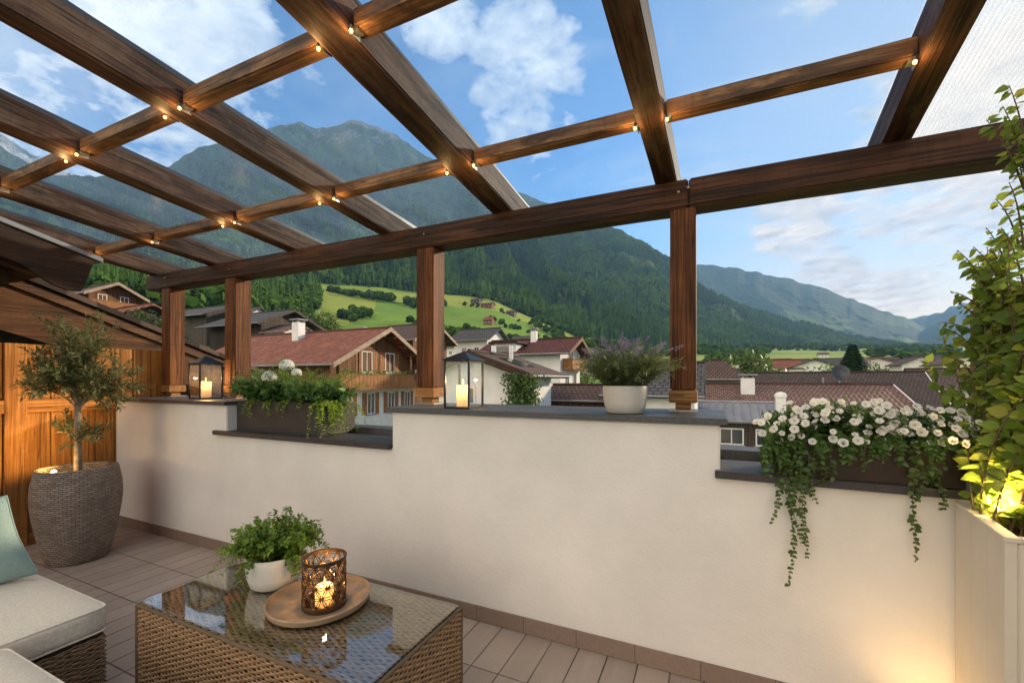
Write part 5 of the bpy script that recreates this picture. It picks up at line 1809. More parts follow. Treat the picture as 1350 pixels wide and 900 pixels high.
def hydrangea(c, r, g):
    n = 240
    u = rand_unit(n, g)
    u[:, 2] = np.abs(u[:, 2]) * 1.0 - .35 * (g.random(n) < .3)
    u /= np.linalg.norm(u, axis=1, keepdims=True)
    P, D, N, S = [], [], [], []
    for k in range(n):
        nn = Vector(u[k])
        ref = nn.orthogonal().normalized()
        a0 = g.random() * 1.57
        for q in range(4):
            a = a0 + q * 1.571
            P.append(np.array(c) + u[k] * r * (.9 + .12 * g.random()))
            D.append(ref * math.cos(a) + nn.cross(ref) * math.sin(a) + nn * .2)
            N.append(nn)
            S.append(r * .27)
    return scatter(LEAFR, P, D, N, S, name='bloom')


for (px, py, Y, r) in ((355, 498, 2.25, .052), (378, 483, 2.33, .054), (391, 492, 2.30, .036)):
    c = pt(px, py, Y)
    link('bloom', hydrangea(c, r, g_), HYDR, fb)
    p0 = Vector((c.x + .02, c.y + .03, zt_ - .03))
    stems([bez(p0, p0.lerp(c, .5) + Vector((.01, 0, .02)), c, 6)], .003, 'bloom_stem', STEM, fb)

# lavender on the coping
lx, ly = -.405, 2.315
lv = thing('lavender_pot', 'lavender in a round off-white pot on the slate coping', 'potted plant', (lx, ly, CT))
MB().lathe([(0, .001), (.086, .001), (.096, .008), (.108, .05), (.1145, .105), (.116, .140), (.113, .145), (.106, .145), (.103, .138), (.10, .115), (0, .115)], 56, (lx, ly, CT)).build('pot', POT_GREY, lv, smooth=True)
MB().lathe([(0, .12), (.1015, .117)], 32, (lx, ly, CT)).build('soil', SOIL, lv)
g_ = np.random.default_rng(31)
st, tips = [], []
for k in range(330):
    a, q = g_.random() * 6.283, math.sqrt(g_.random())
    p0 = Vector((lx + math.cos(a) * .085 * q, ly + math.sin(a) * .085 * q, CT + .11))
    L = g_.uniform(.12, .235)
    lean = .15 + .85 * q
    p2 = p0 + Vector((math.cos(a) * L * lean * .95 + g_.normal() * .015, math.sin(a) * L * lean * .95 + g_.normal() * .015, L * (1.15 - .75 * lean * g_.random())))
    st.append(bez(p0, p0 + Vector((math.cos(a) * L * .15, math.sin(a) * L * .15, L * .6)), p2, 6))
fl = []
for k in range(74):
    a, q = g_.random() * 6.283, math.sqrt(g_.random())
    p0 = Vector((lx + math.cos(a) * .07 * q, ly + math.sin(a) * .07 * q, CT + .14))
    L = g_.uniform(.18, .285)
    p2 = p0 + Vector((math.cos(a) * L * .62 * q + g_.normal() * .02, math.sin(a) * L * .62 * q + g_.normal() * .02, L * (1 - .28 * q)))
    fl.append(bez(p0, p0 + Vector((math.cos(a) * L * .1, math.sin(a) * L * .1, L * .6)), p2, 6))
link('foliage', leaves_on(st, .011, .040, .45, g_, LEAFN, .1), L_LAV, lv)
stems(st[::3] + fl, .0012, 'stems', STEM, lv)
for i, p in enumerate(fl):
    if i == 0 or i % 9 == 0:
        n = 46
        tt = np.sort(g_.random(n))
        u = rand_unit(n, g_)
        Pq = np.stack([np.zeros(n), np.zeros(n), tt * .045 - .006], 1) + u * .0035
        sp = scatter(LEAF4, Pq, u + [0, 0, .5], rand_unit(n, g_), g_.uniform(.008, .0135, n) * (1.15 - .5 * tt), name='flower_spike')
    d = (p[-1] - p[-3]).normalized()
    M = d.to_track_quat('Z', 'Y').to_matrix().to_4x4()
    M.translation = p[-1]
    link('flower_spike', sp, None if sp.materials else PURPLE, lv, M)

# right flower box with white petunias
rx0, rx1, ry0, ry1 = .285, .88, 2.185, 2.47
pb = thing('petunia_box', 'dark brown flower box overflowing with white petunias on the right sill', 'flower box', ((rx0 + rx1) / 2, (ry0 + ry1) / 2, ST))
zt_ = ST + .155
b = MB()
b.box(rx0, rx1, ry0, ry0 + w_, ST + .001, zt_).box(rx0, rx1, ry1 - w_, ry1, ST + .001, zt_).box(rx0, rx0 + w_, ry0 + w_, ry1 - w_, ST + .001, zt_).box(rx1 - w_, rx1, ry0 + w_, ry1 - w_, ST + .001, zt_).box(rx0 + w_, rx1 - w_, ry0 + w_, ry1 - w_, ST + .002, ST + .02)
b.build('box', BOX_UMBER, pb)
MB().box(rx0 + w_ + .001, rx1 - w_ - .001, ry0 + w_ + .001, ry1 - w_ - .001, ST + .03, zt_ - .02).build('soil', SOIL, pb)
g_ = np.random.default_rng(41)
st, tips = [], []
for k in range(420):
    p0 = Vector((g_.uniform(rx0 + .02, rx1 - .02), g_.uniform(ry0 + .02, ry1 - .02), zt_ - .02))
    ex = (p0.x - (rx0 + rx1) / 2) / (rx1 - rx0) * 2
    ey = (p0.y - (ry0 + ry1) / 2) / (ry1 - ry0) * 2
    L = g_.uniform(.10, .195)
    p2 = p0 + Vector((ex * .09 + g_.normal() * .03, ey * .06 - .015 + g_.normal() * .03, L * (1.02 - .35 * abs(ex) ** 2 - (1.0 if ey < -.3 else .2) * g_.random())))
    st.append(bez(p0, p0.lerp(p2, .4) + Vector((0, 0, .05)), p2, 6))
    tips.append((p2, ex, ey))
sk = []
for k in range(110):                                                    # skirts hanging over the front and both ends
    side = g_.random()
    if side < .58:
        x = rx0 + (rx1 - rx0) * (g_.random() ** 1.7 if g_.random() < .6 else g_.random())
        p0 = Vector((x, ry0 + .02, zt_))
        out = Vector((g_.normal() * .04, -.05 - .03 * g_.random(), 0))
    elif side < .85:
        p0 = Vector((rx0 + .02, g_.uniform(ry0, ry1), zt_))
        out = Vector((-.03 - .05 * g_.random(), -.02 + g_.normal() * .03, 0))
    else:
        p0 = Vector((rx1 - .02, g_.uniform(ry0, ry1), zt_))
        out = Vector((.05 + .05 * g_.random(), g_.normal() * .03, 0))
    L = g_.uniform(.03, .11) * (1.6 if p0.x < rx0 + .14 else .8)
    sk.append(bez(p0, p0 + out * .9 + Vector((0, 0, .05)), p0 + out + Vector((0, 0, -L)), 7))
stems(st[::2] + sk, .0015, 'stems', STEM, pb)
link('foliage', leaves_on(st, .017, .034, .65, g_, LEAF8, .1), L_PET, pb)
link('hanging_foliage', leaves_on(sk, .016, .032, .7, g_, LEAF8, .1, droop=.2, name='hanging_foliage', nb=(0, -.8, .6)), L_PET, pb)


def petunia(seed, r=.024):
    g = np.random.default_rng(seed)
    n = 30
    V, F, mi, rv = [], [], [], []
    rings = [(.05, -.45), (.17, -.20), (.58, .05), (.86, .12), (1.0, .02)]
    ph = g.random() * 6
    for q, (rr, zz) in enumerate(rings):
        for k in range(n):
            a = 2 * math.pi * k / n
            lobe = 1 - .13 * (q / 4) ** 1.5 * (abs(math.cos(2.5 * a)) ** .5 < .45) - .03 * g.random() * (q == 4)
            ruf = .10 * (q / 4) ** 2 * math.sin(7 * a + ph) + .06 * (q / 4) * g.normal() * (q == 4)
            V.append((rr * lobe * math.cos(a) * r, rr * lobe * math.sin(a) * r, (zz + ruf) * r))
            rv.append(g.random() * .4 + (.6 if q > 1 else .2))
    for q in range(len(rings) - 1):
        for k in range(n):
            F.append((q * n + k, q * n + (k + 1) % n, (q + 1) * n + (k + 1) % n, (q + 1) * n + k))
            mi.append(1 if q < 1 else 0)
    return npmesh('bloom', V, np.array(F), rv, matidx=mi)


pm = [petunia(k, r) for k, r in enumerate((.0185, .016, .0172, .0145, .0195, .0125))]
for m_ in pm:
    m_.materials.append(PETAL)
    m_.materials.append(PETALC)
    m_.polygons.foreach_set('use_smooth', np.ones(len(m_.polygons), dtype=bool))
cand = sorted(range(len(tips)), key=lambda i: tips[i][0].y - .06 * g_.random())
used, rest = [], []
for i in cand:
    p, ex, ey = tips[i]
    if len(used) >= 150:
        break
    front = p.y < (ry0 + ry1) / 2
    if p.z < zt_ - .02 or any((p - u).length < (.026 if front else .027) for u in used):
        continue
    used.append(p)
    d = Vector((ex * .5 + g_.normal() * .25, -.75 + ey * .55 + g_.normal() * .25, .75 + g_.normal() * .2)).normalized()
    M = d.to_track_quat('Z', 'Y').to_matrix().to_4x4() @ Matrix.Rotation(g_.random() * 6, 4, 'Z')
    M.translation = p + d * .015 + Vector((0, -.004, .006))
    if len(used) <= 98:
        link('bloom', pm[len(used) % 6], None, pb, M)
    else:
        rest.append((pm[len(used) % 6], M))

Vs, Fs, Rs, Ms, o_ = [], [], [], [], 0
for m_, M in rest:                                                     # the blooms behind the first hundred
    n = len(m_.vertices)
    co = np.zeros(n * 3, dtype=np.float32)
    m_.vertices.foreach_get('co', co)
    Mn = np.array(M)
    Vs.append(co.reshape(-1, 3) @ Mn[:3, :3].T + Mn[:3, 3])
    lv_ = np.zeros(len(m_.loops), dtype=np.int32)
    m_.loops.foreach_get('vertex_index', lv_)
    Fs.append(lv_.reshape(-1, 4) + o_)
    mi_ = np.zeros(len(m_.polygons), dtype=np.int32)
    m_.polygons.foreach_get('material_index', mi_)
    Ms.append(mi_)
    Rs.append(g_.random(n) * .3 + .5)
    o_ += n
if rest:
    tag(link('rear_blooms', npmesh('rear_blooms', np.concatenate(Vs), np.concatenate(Fs), np.concatenate(Rs), matidx=np.concatenate(Ms)), [PETAL, PETALC], pb, smooth=True), kind='stuff')

# trailing ivy strands from that box
vines = []
def vine(px0, px1, y0, y1, wob, g):
    n = 16
    pts = []
    for k in range(n + 1):
        t = k / n
        p = pt(px0 + (px1 - px0) * t + math.sin(t * 7 + px0) * wob, y0 + (y1 - y0) * t, WY - .045 - .012 * math.sin(t * 5 + px0))
        pts.append(p)
    return pts
g_ = np.random.default_rng(51)
strands = [(1046, 1041, 600, 772, 4), (1034, 1019, 600, 690, 3), (1063, 1060, 600, 736, 4), (1050, 1052, 605, 716, 6), (1208, 1204, 588, 741, 3), (1235, 1246, 610, 672, 3), (1040, 1046, 600, 665, 5), (1068, 1076, 600, 664, 4), (1217, 1213, 600, 660, 4), (1090, 1085, 590, 640, 3), (1140, 1138, 590, 622, 3), (1225, 1232, 600, 640, 3)]
vp = [vine(*s, g_) for s in strands]
iv = thing('trailing_ivy', 'trailing ivy strands hanging from the petunia box down the cream wall', 'ivy', tuple(vp[0][0]))
stems(vp, .0016, 'stems', TWIG, iv)
link('foliage', leaves_on(vp, .0175, .027, .8, g_, LEAFR, .02, pair=True, droop=.35, nb=(0, -1, .3), nj=.5), L_VINE, iv)

# climber in the planter
g_ = np.random.default_rng(61)
clp = []
cb = Vector((1.0, 2.02, .88))
for k in range(76):
    p0 = cb + Vector((g_.normal() * .07, g_.normal() * .10, 0))
    hgt = g_.uniform(.25, 1.12)
    yy = g_.uniform(1.72, 2.66)
    xx = SX - .03 - abs(g_.normal()) * .065 - .10 * (hgt < .5) * g_.random()
    p2 = Vector((xx, yy, .88 + hgt))
    mid = p0.lerp(p2, .5) + Vector((-.05 + g_.normal() * .05, g_.normal() * .06, .1))
    clp.append(bez(p0, mid, p2, 12))
# loose shoots standing out against the sky: ends given by where they reach
for (px, py, Y, x_, y_) in ((1243, 432, 2.45, 1290, 470), (1238, 425, 2.5, 1300, 450), (1262, 330, 2.4, 1310, 400), (1256, 385, 2.45, 1300, 420), (1283, 325, 2.35, 1330, 400), (1300, 300, 2.4, 1335, 380), (1312, 262, 2.35, 1345, 330), (1300, 158, 2.30, 1350, 250), (1330, 112, 2.25, 1360, 240), (1322, 140, 2.28, 1355, 250), (1340, 205, 2.3, 1355, 300), (1262, 400, 2.4, 1300, 440), (1275, 360, 2.4, 1320, 410), (1248, 470, 2.4, 1285, 500), (1245, 520, 2.35, 1290, 540), (1330, 240, 2.3, 1350, 330), (1290, 350, 2.4, 1330, 420), (1306, 330, 2.35, 1340, 400), (1320, 300, 2.3, 1350, 380), (1320, 352, 2.35, 1345, 420)):
    a, c = pt(x_, y_, Y), pt(px, py, Y)
    clp.append(bez(a, a.lerp(c, .5) + Vector((0, -.02, .04)), c, 8))
CLB = thing('climbing_plant', 'yellow-green climbing plant growing from the white planter up the screen', 'climbing plant', tuple(cb))
stems(clp, .0042, 'stems', TWIG, CLB)
link('foliage', leaves_on(clp, .0185, .056, .74, g_, LEAFC, .08, pair=False, droop=.3, nb=(-.45, -.75, .55), nj=.5), L_CLIMB, CLB)

# lights in and below the planter
sp = pt(1321, 672, 2.075)
t = thing('planter_spotlight', 'glowing spotlight among the stems in the white planter', 'spotlight', (.965, 2.03, .885))
MB().lathe([(0, 0), (.014, 0), (.016, .01), (.016, .04), (.013, .045)], 16, (.965, 2.03, .885)).build('housing', BLACK_METAL, t, smooth=True)
MB().lathe([(.013, .044), (.0125, .054), (.008, .060), (0, .062)], 16, (.965, 2.03, .885)).build('lens', SPOTLENS, t, smooth=True)
lamp('spot_glow', (.90, 1.98, 1.0), 2.5, .03, (1.0, .68, .25), t)
l = bpy.data.lights.new('climber_beam', 'SPOT')
l.energy = 55
l.spot_size = R(95)
l.spot_blend = .9
l.shadow_soft_size = .03
l.color = (1.0, .70, .26)
lo_ = bpy.data.objects.new('climber_beam', l)
COL.objects.link(lo_)
lo_.parent = t
lo_.matrix_basis = PM[t.name].inverted() @ (Matrix.Translation((.86, 1.97, .96)) @ Vector((.20, .10, .97)).to_track_quat('-Z', 'Y').to_matrix().to_4x4())
t = thing('floor_uplight', 'small uplight on the floor between the cream wall and the planter', 'spotlight', (.725, 1.945, 0))
MB().lathe([(0, .001), (.026, .001), (.028, .006), (.028, .035), (.022, .04)], 20, (.725, 1.945, 0)).build('housing', BLACK_METAL, t, smooth=True)
MB().lathe([(.0215, .0395), (.016, .045), (0, .047)], 20, (.725, 1.945, 0)).build('lens', SPOTLENS, t, smooth=True)
l = bpy.data.lights.new('uplight', 'SPOT')
l.energy = 3.4
l.spot_size = R(150)
l.spot_blend = .9
l.shadow_soft_size = .02
l.color = (1.0, .62, .24)
lo_ = bpy.data.objects.new('uplight_beam', l)
COL.objects.link(lo_)
lo_.parent = t
lo_.matrix_basis = PM[t.name].inverted() @ (Matrix.Translation((.725, 1.945, .06)) @ Vector((.32, .22, 1)).to_track_quat('-Z', 'Y').to_matrix().to_4x4())


# ------------------------------------------------------------------ candles and lanterns
def candle(name, label, x, y, z, r, h, energy, group=None):
    t = thing(name, label, 'candle', (x, y, z), 0, group)
    MB().lathe([(0, .0005), (r, .0005), (r, h - .003), (r * .93, h), (r * .7, h - .003), (0, h - .005)], 28, (x, y, z)).build('wax', WAX, t, smooth=True)
    MB().tube([(x, y, z + h - .006), (x + .001, y, z + h + .008)], .0012, 6).build('wick', WICK, t)
    MB().lathe([(0, .0), (.0035, .004), (.0052, .011), (.004, .021), (.0018, .03), (0, .036)], 14, (x, y, z + h + .004)).build('flame', FLAME, t, smooth=True)
    lamp('flame_glow', (x, y, z + h + .032), energy * 1.6, .010, (1.0, .56, .20), t)
    lamp('wax_glow', (x, y, z + h - .028), energy * .22, .012, (1.0, .60, .24), t)  # extra lamp inside the wax shell, standing in for flame light passing through
    return t


def lantern(label, x, y, z, rz, s, hb, hr):
    """square glazed lantern with a pyramid roof; s side, hb body height, hr roof height"""
    t = thing('lantern', label, 'lantern', (x, y, z), rz, 'black candle lanterns on the coping')
    M = PM[t.name]
    h = s / 2
    e = .0055
    MB().box(-h, h, -h, h, .0008, .012).build('base', BLACK_METAL, t, M, bevel=.002)
    fr = MB()
    for sx in (-1, 1):
        for sy in (-1, 1):
            cx_, cy_ = sx * (h - e), sy * (h - e)
            fr.box(cx_ - e, cx_ + e, cy_ - e, cy_ + e, .0125, hb)
    fr.box(-h, h, -h, -h + 2 * e, hb, hb + .009).box(-h, h, h - 2 * e, h, hb, hb + .009).box(-h, -h + 2 * e, -h + 2 * e, h - 2 * e, hb, hb + .009).box(h - 2 * e, h, -h + 2 * e, h - 2 * e, hb, hb + .009)
    fr.build('frame', BLACK_METAL, t, M)
    for sx, sy in ((1, 0), (-1, 0), (0, 1), (0, -1)):
        g = MB()
        if sx:
            g.box(sx * (h - e) - .0012, sx * (h - e) + .0012, -h + 2 * e, h - 2 * e, .0128, hb - .0005)
        else:
            g.box(-h + 2 * e, h - 2 * e, sy * (h - e) - .0012, sy * (h - e) + .0012, .0128, hb - .0005)
        g.build('pane', LANTERN_GLASS, t, M)
    k, u = h * 1.1, h * .22
    z0, z1 = hb + .0095, hb + hr
    V = [(-k, -k, z0), (k, -k, z0), (k, k, z0), (-k, k, z0), (-k, -k, z0 + .005), (k, -k, z0 + .005), (k, k, z0 + .005), (-k, k, z0 + .005), (-u, -u, z1), (u, -u, z1), (u, u, z1), (-u, u, z1)]
    F = [(3, 2, 1, 0), (8, 9, 10, 11)]
    for q in range(4):
        F += [(q, (q + 1) % 4, 4 + (q + 1) % 4, 4 + q), (4 + q, 4 + (q + 1) % 4, 8 + (q + 1) % 4, 8 + q)]
    ro = MB().add(V, F).build('roof', BLACK_METAL, t, M, bevel=.001)
    MB().lathe([(0, z1 + .0005), (u * .9, z1 + .0005), (u * .7, z1 + .008), (0, z1 + .01)], 12).build('finial', BLACK_METAL, ro, M, smooth=True)
    return t


lx1, ly1 = -1.385, 2.30
lantern('black glass lantern beside the middle post, the larger of the two', lx1, ly1, CT, 0, .180, .285, .058)
candle('pillar_candle', 'lit ivory pillar candle inside the larger lantern by the middle post', lx1 - .01, ly1 + .005, CT + .0125, .040, .130, 2.2)
lx2, ly2 = -4.22, 2.42
lantern('smaller black glass lantern between the two left posts', lx2, ly2, CT, R(-4), .195, .310, .075)
candle('pillar_candle', 'lit ivory pillar candle inside the smaller lantern between the left posts', lx2 + .0, ly2, CT + .0125, .044, .145, 2.6)

# ------------------------------------------------------------------ wicker coffee table
def weave(M, W, H, row=.0100, stake=.024, r=.0057, amp=.0034, seed=0):
    """woven strands filling W x H in the local x-z plane, facing -y"""
    g = np.random.default_rng(seed)
    nr = int(H / row)
    ns = int(W / stake) * 4
    nc = 5
    t = np.arange(ns + 1) / 4.0
    Vs, Fs, Rv = [], [], []
    ang = np.linspace(0, 2 * np.pi, nc, endpoint=False)
    for i in range(nr):
        ph = np.pi * (i % 2)
        x = t * stake
        y = -amp * np.cos(np.pi * t + ph) + g.normal(size=ns + 1) * .0006
        z = (i + .5) * row + g.normal() * .0006 + .0012 * np.sin(t * 1.3 + g.random() * 6)
        rr = r * (.88 + .2 * g.random())
        V = np.stack([np.repeat(x[:, None], nc, 1), y[:, None] + rr * .55 * np.sin(ang)[None], np.broadcast_to(np.asarray(z)[..., None] if np.ndim(z) else z, (ns + 1, 1)) + rr * np.cos(ang)[None]], -1)
        o = i * (ns + 1) * nc
        a, b = np.meshgrid(np.arange(ns), np.arange(nc), indexing='ij')
        F = np.stack([o + a * nc + b, o + a * nc + (b + 1) % nc, o + (a + 1) * nc + (b + 1) % nc, o + (a + 1) * nc + b], -1).reshape(-1, 4)
        Vs.append(V.reshape(-1, 3))
        Fs.append(F)
        Rv.append(np.repeat(np.clip(g.random() * .5 + .25 + g.normal(size=ns + 1) * .12, 0, 1), nc))
    V = np.concatenate(Vs)
    Mn = np.array(M)
    V = V @ Mn[:3, :3].T + Mn[:3, 3]
    return V, np.concatenate(Fs), np.concatenate(Rv)


def woven_part(name, panels, parent, m=WICKER):
    Vs, Fs, Rs, o = [], [], [], 0
    for V, F, rv in panels:
        Vs.append(V)
        Fs.append(F + o)
        Rs.append(rv)
        o += len(V)
    return link(name, npmesh(name, np.concatenate(Vs), np.concatenate(Fs), np.concatenate(Rs)), m, parent, smooth=True)


def frame_m(origin, xd, zd):
    x, z = Vector(xd).normalized(), Vector(zd).normalized()
    y = z.cross(x)
    M = Matrix((x, y, z)).transposed().to_4x4()
    M.translation = origin
    return M


tx0, tx1, ty0, ty1, tz = -2.247, -.962, 1.012, 1.572, .432
CTB = thing('coffee_table', 'brown wicker coffee table with glass top', 'coffee table', ((tx0 + tx1) / 2, (ty0 + ty1) / 2, 0))
woven_part('front_panel', [weave(frame_m((tx0, ty0, .012), (1, 0, 0), (0, 0, 1)), tx1 - tx0, tz - .022, seed=1)], CTB)
woven_part('side_panel', [weave(frame_m((tx1, ty0, .012), (0, 1, 0), (0, 0, 1)), ty1 - ty0, tz - .022, seed=2)], CTB)
woven_part('side_panel', [weave(frame_m((tx0, ty1, .012), (0, -1, 0), (0, 0, 1)), ty1 - ty0, tz - .022, seed=3)], CTB)
woven_part('back_panel', [weave(frame_m((tx1, ty1, .012), (-1, 0, 0), (0, 0, 1)), tx1 - tx0, tz - .022, seed=4)], CTB)
woven_part('woven_top', [weave(frame_m((tx0 + .004, ty0 + .004, tz - .008), (1, 0, 0), (0, 1, 0)), tx1 - tx0 - .008, ty1 - ty0 - .008, row=.0115, stake=.028, r=.0064, amp=.003, seed=5)], CTB)
MB().box(tx0 + .012, tx1 - .012, ty0 + .012, ty1 - .012, .004, tz - .016).build('inner_frame', WICKER_IN, CTB)
g = np.random.default_rng(9)
rim = MB()
for a, c in (((tx0, ty0), (tx1, ty0)), ((tx1, ty0), (tx1, ty1)), ((tx1, ty1), (tx0, ty1)), ((tx0, ty1), (tx0, ty0))):
    rim.tube([(a[0], a[1], tz - .006), (c[0], c[1], tz - .006)], .0075, 8)
for x, y in ((tx0, ty0), (tx1, ty0), (tx1, ty1), (tx0, ty1)):
    rim.tube([(x, y, .003), (x, y, tz - .006)], .009, 8)
rim.build('edge_cane', TWIG, CTB, smooth=True)
MB().box(tx0 + .006, tx1 - .006, ty0 + .006, ty1 - .006, tz + .0045, tz + .0105).build('glass_top', TABLE_GLASS, CTB, bevel=.0015)
TZ = tz + .011

# herb pot on the table
hx, hy = -1.86, 1.37
hp = thing('herb_pot', 'bushy green plant in a small cream pot on the glass table', 'potted plant', (hx, hy, TZ))
MB().lathe([(0, .0005), (.090, .0005), (.100, .008), (.113, .05), (.121, .11), (.122, .138), (.119, .144), (.112, .144), (.110, .132), (.106, .115), (0, .115)], 56, (hx, hy, TZ)).build('pot', POT_WHITE, hp, smooth=True)
MB().lathe([(0, .122), (.107, .117)], 32, (hx, hy, TZ)).build('soil', SOIL, hp)
g_ = np.random.default_rng(71)
st = []
for k in range(190):
    a, q = g_.random() * 6.283, math.sqrt(g_.random())
    p0 = Vector((hx + math.cos(a) * .07 * q, hy + math.sin(a) * .07 * q, TZ + .115))
    L = g_.uniform(.11, .255)
    lean = .1 + .9 * q
    p2 = p0 + Vector((math.cos(a) * L * lean * .82, math.sin(a) * L * lean * .82, L * (1.05 - .75 * lean) + .02))
    if q > .85 and g_.random() < .45:
        p2.z -= .10
    st.append(bez(p0, p0 + Vector((math.cos(a) * L * .25, math.sin(a) * L * .25, L * .65)), p2, 7))
stems(st, .0016, 'stems', STEM, hp)
link('foliage', leaves_on(st, .0135, .029, .6, g_, LEAF8, .15), L_BOX, hp)

# tray and lattice candle holder
tcx, tcy = -1.525, 1.335
t = thing('tray', 'round brown wooden tray on the glass table', 'tray', (tcx, tcy, TZ))
MB().lathe([(0, .0006), (.192, .0006), (.203, .006), (.209, .026), (.207, .030), (.202, .030), (.197, .013), (.188, .009), (0, .009)], 72, (tcx, tcy, TZ)).build('tray_body', W_TRAY, t, smooth=True)
cxh, cyh, zh = -1.475, 1.315, TZ + .0095
t = thing('lattice_candle_holder', 'bronze lattice candle holder with petal cut-outs standing on the tray', 'candle holder', (cxh, cyh, zh))
rh_, hh_ = .085, .205
b = MB()
b.lathe([(0, .001), (rh_, .001), (rh_ + .003, .004), (rh_ + .003, .020), (rh_, .023), (rh_ - .003, .020), (rh_ - .004, .006), (0, .005)], 48, (cxh, cyh, zh))
b.build('base', BRONZE, t, smooth=True)
b = MB()
ncol = 11
da = 2 * math.pi / ncol
rowh = rh_ * da * .98
cr_ = rowh * .98
z_lo, z_hi = .02, hh_ - .012
for r_ in range(-1, int(hh_ / rowh) + 2):
    for k in range(ncol):
        for sh in (0,):
            ac, zc = (k + .5 * (r_ % 2)) * da, .02 + r_ * rowh * .87
            seg = []
            for q in range(29):
                th = 2 * math.pi * q / 28
                zz = zc + cr_ * math.sin(th)
                aa = ac + cr_ * math.cos(th) / rh_
                if z_lo <= zz <= z_hi:
                    seg.append(Vector((cxh + rh_ * math.cos(aa), cyh + rh_ * math.sin(aa), zh + zz)))
                else:
                    if len(seg) > 1:
                        b.tube(seg, .0022, 5, cap=False)
                    seg = []
            if len(seg) > 1:
                b.tube(seg, .0022, 5, cap=False)
b.build('lattice', BRONZE, t, smooth=True)
MB().lathe([(rh_ - .003, hh_ - .014), (rh_ + .003, hh_ - .014), (rh_ + .004, hh_ - .002), (rh_, hh_), (rh_ - .003, hh_ - .003), (rh_ - .003, hh_ - .014)], 48, (cxh, cyh, zh)).build('rim', BRONZE, t, smooth=True)
candle('pillar_candle', 'lit stubby candle glowing inside the bronze lattice holder', cxh, cyh, zh + .0055, .036, .075, 0.7)

# ------------------------------------------------------------------ sofa
def cushion_mesh(x0, x1, y0, y1, z0, z1, r=.035, puff=.012, name='seat_cushion'):
    """upholstered block: rounded edges, slightly domed faces"""
    nx, ny, nz = 24, 24, 8
    bm = bmesh.new()
    bmesh.ops.create_cube(bm, size=1)
    bmesh.ops.subdivide_edges(bm, edges=bm.edges, cuts=15, use_grid_fill=True)
    sx, sy, sz = x1 - x0, y1 - y0, z1 - z0
    c = Vector(((x0 + x1) / 2, (y0 + y1) / 2, (z0 + z1) / 2))
    for v in bm.verts:
        u = v.co * 2
        q = Vector((u.x * (sx / 2), u.y * (sy / 2), u.z * (sz / 2)))
        inner = Vector((max(-sx / 2 + r, min(sx / 2 - r, q.x)), max(-sy / 2 + r, min(sy / 2 - r, q.y)), max(-sz / 2 + r, min(sz / 2 - r, q.z))))
        d = q - inner
        if d.length > 1e-6:
            m_ = max(abs(d.x), abs(d.y), abs(d.z))
            q = inner + d.normalized() * min(r, m_ if sum(abs(k) > 1e-6 for k in d) == 1 else r)
        dome = (1 - u.x ** 4) * (1 - u.y ** 4)
        if u.z > .9:
            q.z += puff * dome + .004 * math.sin(q.x * 9 + 1) * math.sin(q.y * 8) * dome
        if abs(u.x) > .95:
            q.x += math.copysign(puff * .5 * (1 - u.z ** 2) * (1 - u.y ** 4), u.x)
        if abs(u.y) > .95:
            q.y += math.copysign(puff * .5 * (1 - u.z ** 2) * (1 - u.x ** 4), u.y)
        v.co = q + c
    me = bpy.data.meshes.new(name)
    bmesh.ops.recalc_face_normals(bm, faces=bm.faces)
    bm.to_mesh(me)
    bm.free()
    return me


def piping(x0, x1, y0, y1, z, r=.02, rad=.0045):
    p = []
    for cx_, cy_, a0 in ((x1 - r, y1 - r, 0), (x0 + r, y1 - r, 90), (x0 + r, y0 + r, 180), (x1 - r, y0 + r, 270)):
        for k in range(5):
            a = R(a0 + 22.5 * k)
            p.append((cx_ + r * math.cos(a), cy_ + r * math.sin(a), z))
    p.append(p[0])
    return MB().tube(p, rad, 8, cap=False)


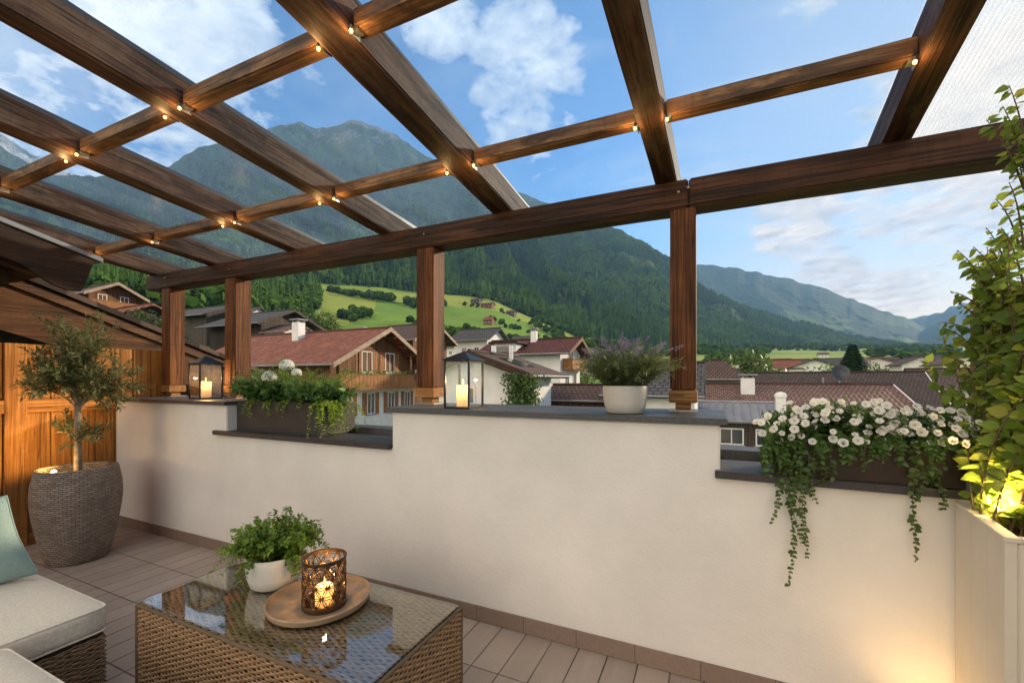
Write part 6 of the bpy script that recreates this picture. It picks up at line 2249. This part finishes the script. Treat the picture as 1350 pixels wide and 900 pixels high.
SF = thing('corner_sofa', 'wicker corner sofa with cream seat cushions at the lower left', 'sofa', (-2.9, .4, 0))
a0, a1, b0, b1 = -3.36, -2.465, -.55, 1.005
SZ = .405
def seat(x0, x1, y0, y1, seed, sides):
    o = link('seat_cushion', cushion_mesh(x0, x1, y0, y1, .265, SZ - .010), CREAM, SF, smooth=True)
    for z in (SZ - .026, .277):
        piping(x0 + .004, x1 - .004, y0 + .004, y1 - .004, z, .035).build('piping', CREAM, o, smooth=True)
    x0, x1, y0, y1 = x0 + .006, x1 - .012, y0 + .006, y1 - .012
    MB().box(x0 + .012, x1 - .012, y0 + .012, y1 - .012, .02, .258).build('seat_base', WICKER_IN, SF)
    if 'r' in sides:
        woven_part('side_panel', [weave(frame_m((x1, y0, .015), (0, 1, 0), (0, 0, 1)), y1 - y0, .245, seed=seed)], SF)
    if 'b' in sides:
        woven_part('back_panel', [weave(frame_m((x1, y1, .015), (-1, 0, 0), (0, 0, 1)), x1 - x0, .245, seed=seed + 1)], SF)
seat(a0, a1, b0, b1, 11, 'rb')
seat(-2.44, -1.2, -.35, .685, 13, 'rb')
MB().box(a0 - .16, a0 - .02, -.8, .80, .05, .66).build('backrest', WICKER_IN, SF, bevel=.02)

# sage cushion leaning on the seat
def pillow(w, h, th, n=28):
    V, F = [], []
    for s in (1, -1):
        for j in range(n + 1):
            for i in range(n + 1):
                u, v = i / n * 2 - 1, j / n * 2 - 1
                pinch = 1 - .075 * (1 - abs(v) ** 1.5) * abs(u) ** 3
                pinch2 = 1 - .075 * (1 - abs(u) ** 1.5) * abs(v) ** 3
                d = max(0, (1 - u ** 2)) ** .42 * max(0, (1 - v ** 2)) ** .42
                wr = .010 * math.sin(5 * u + 3 * v) * d * (1 - d) * 3
                V.append((u * w / 2 * pinch, s * (th / 2 * d + wr * (s > 0)), v * h / 2 * pinch2))
    m_ = (n + 1) ** 2
    for s in (0, 1):
        for j in range(n):
            for i in range(n):
                a = s * m_ + j * (n + 1) + i
                q = (a, a + 1, a + n + 2, a + n + 1)
                F.append(q if s else q[::-1])
    return V, F
V, F = pillow(.45, .45, .15)
pc = Vector((-3.17, .72, SZ + .185))
PMx = Matrix.Translation(pc) @ Euler((R(14), R(-11), R(62))).to_matrix().to_4x4()
t = MB().add(V, F).build('cushion', TEAL, None, PMx, smooth=True, merge=True)
tag(t, 'sage green cushion with piped edge leaning on the cream sofa seat', 'cushion')
b = MB()
n = 28
edge = []
for k in range(4 * n):
    s, q = divmod(k, n)
    u = q / n * 2 - 1
    uu, vv = ((u, -1), (1, u), (-u, 1), (-1, -u))[s]
    edge.append((uu * .225 * (1 - .075 * (1 - abs(vv) ** 1.5) * abs(uu) ** 3), 0, vv * .225 * (1 - .075 * (1 - abs(uu) ** 1.5) * abs(vv) ** 3)))
edge.append(edge[0])
b.tube(edge, .004, 6, cap=False)
b.build('piping', TEAL, t, PMx, smooth=True)
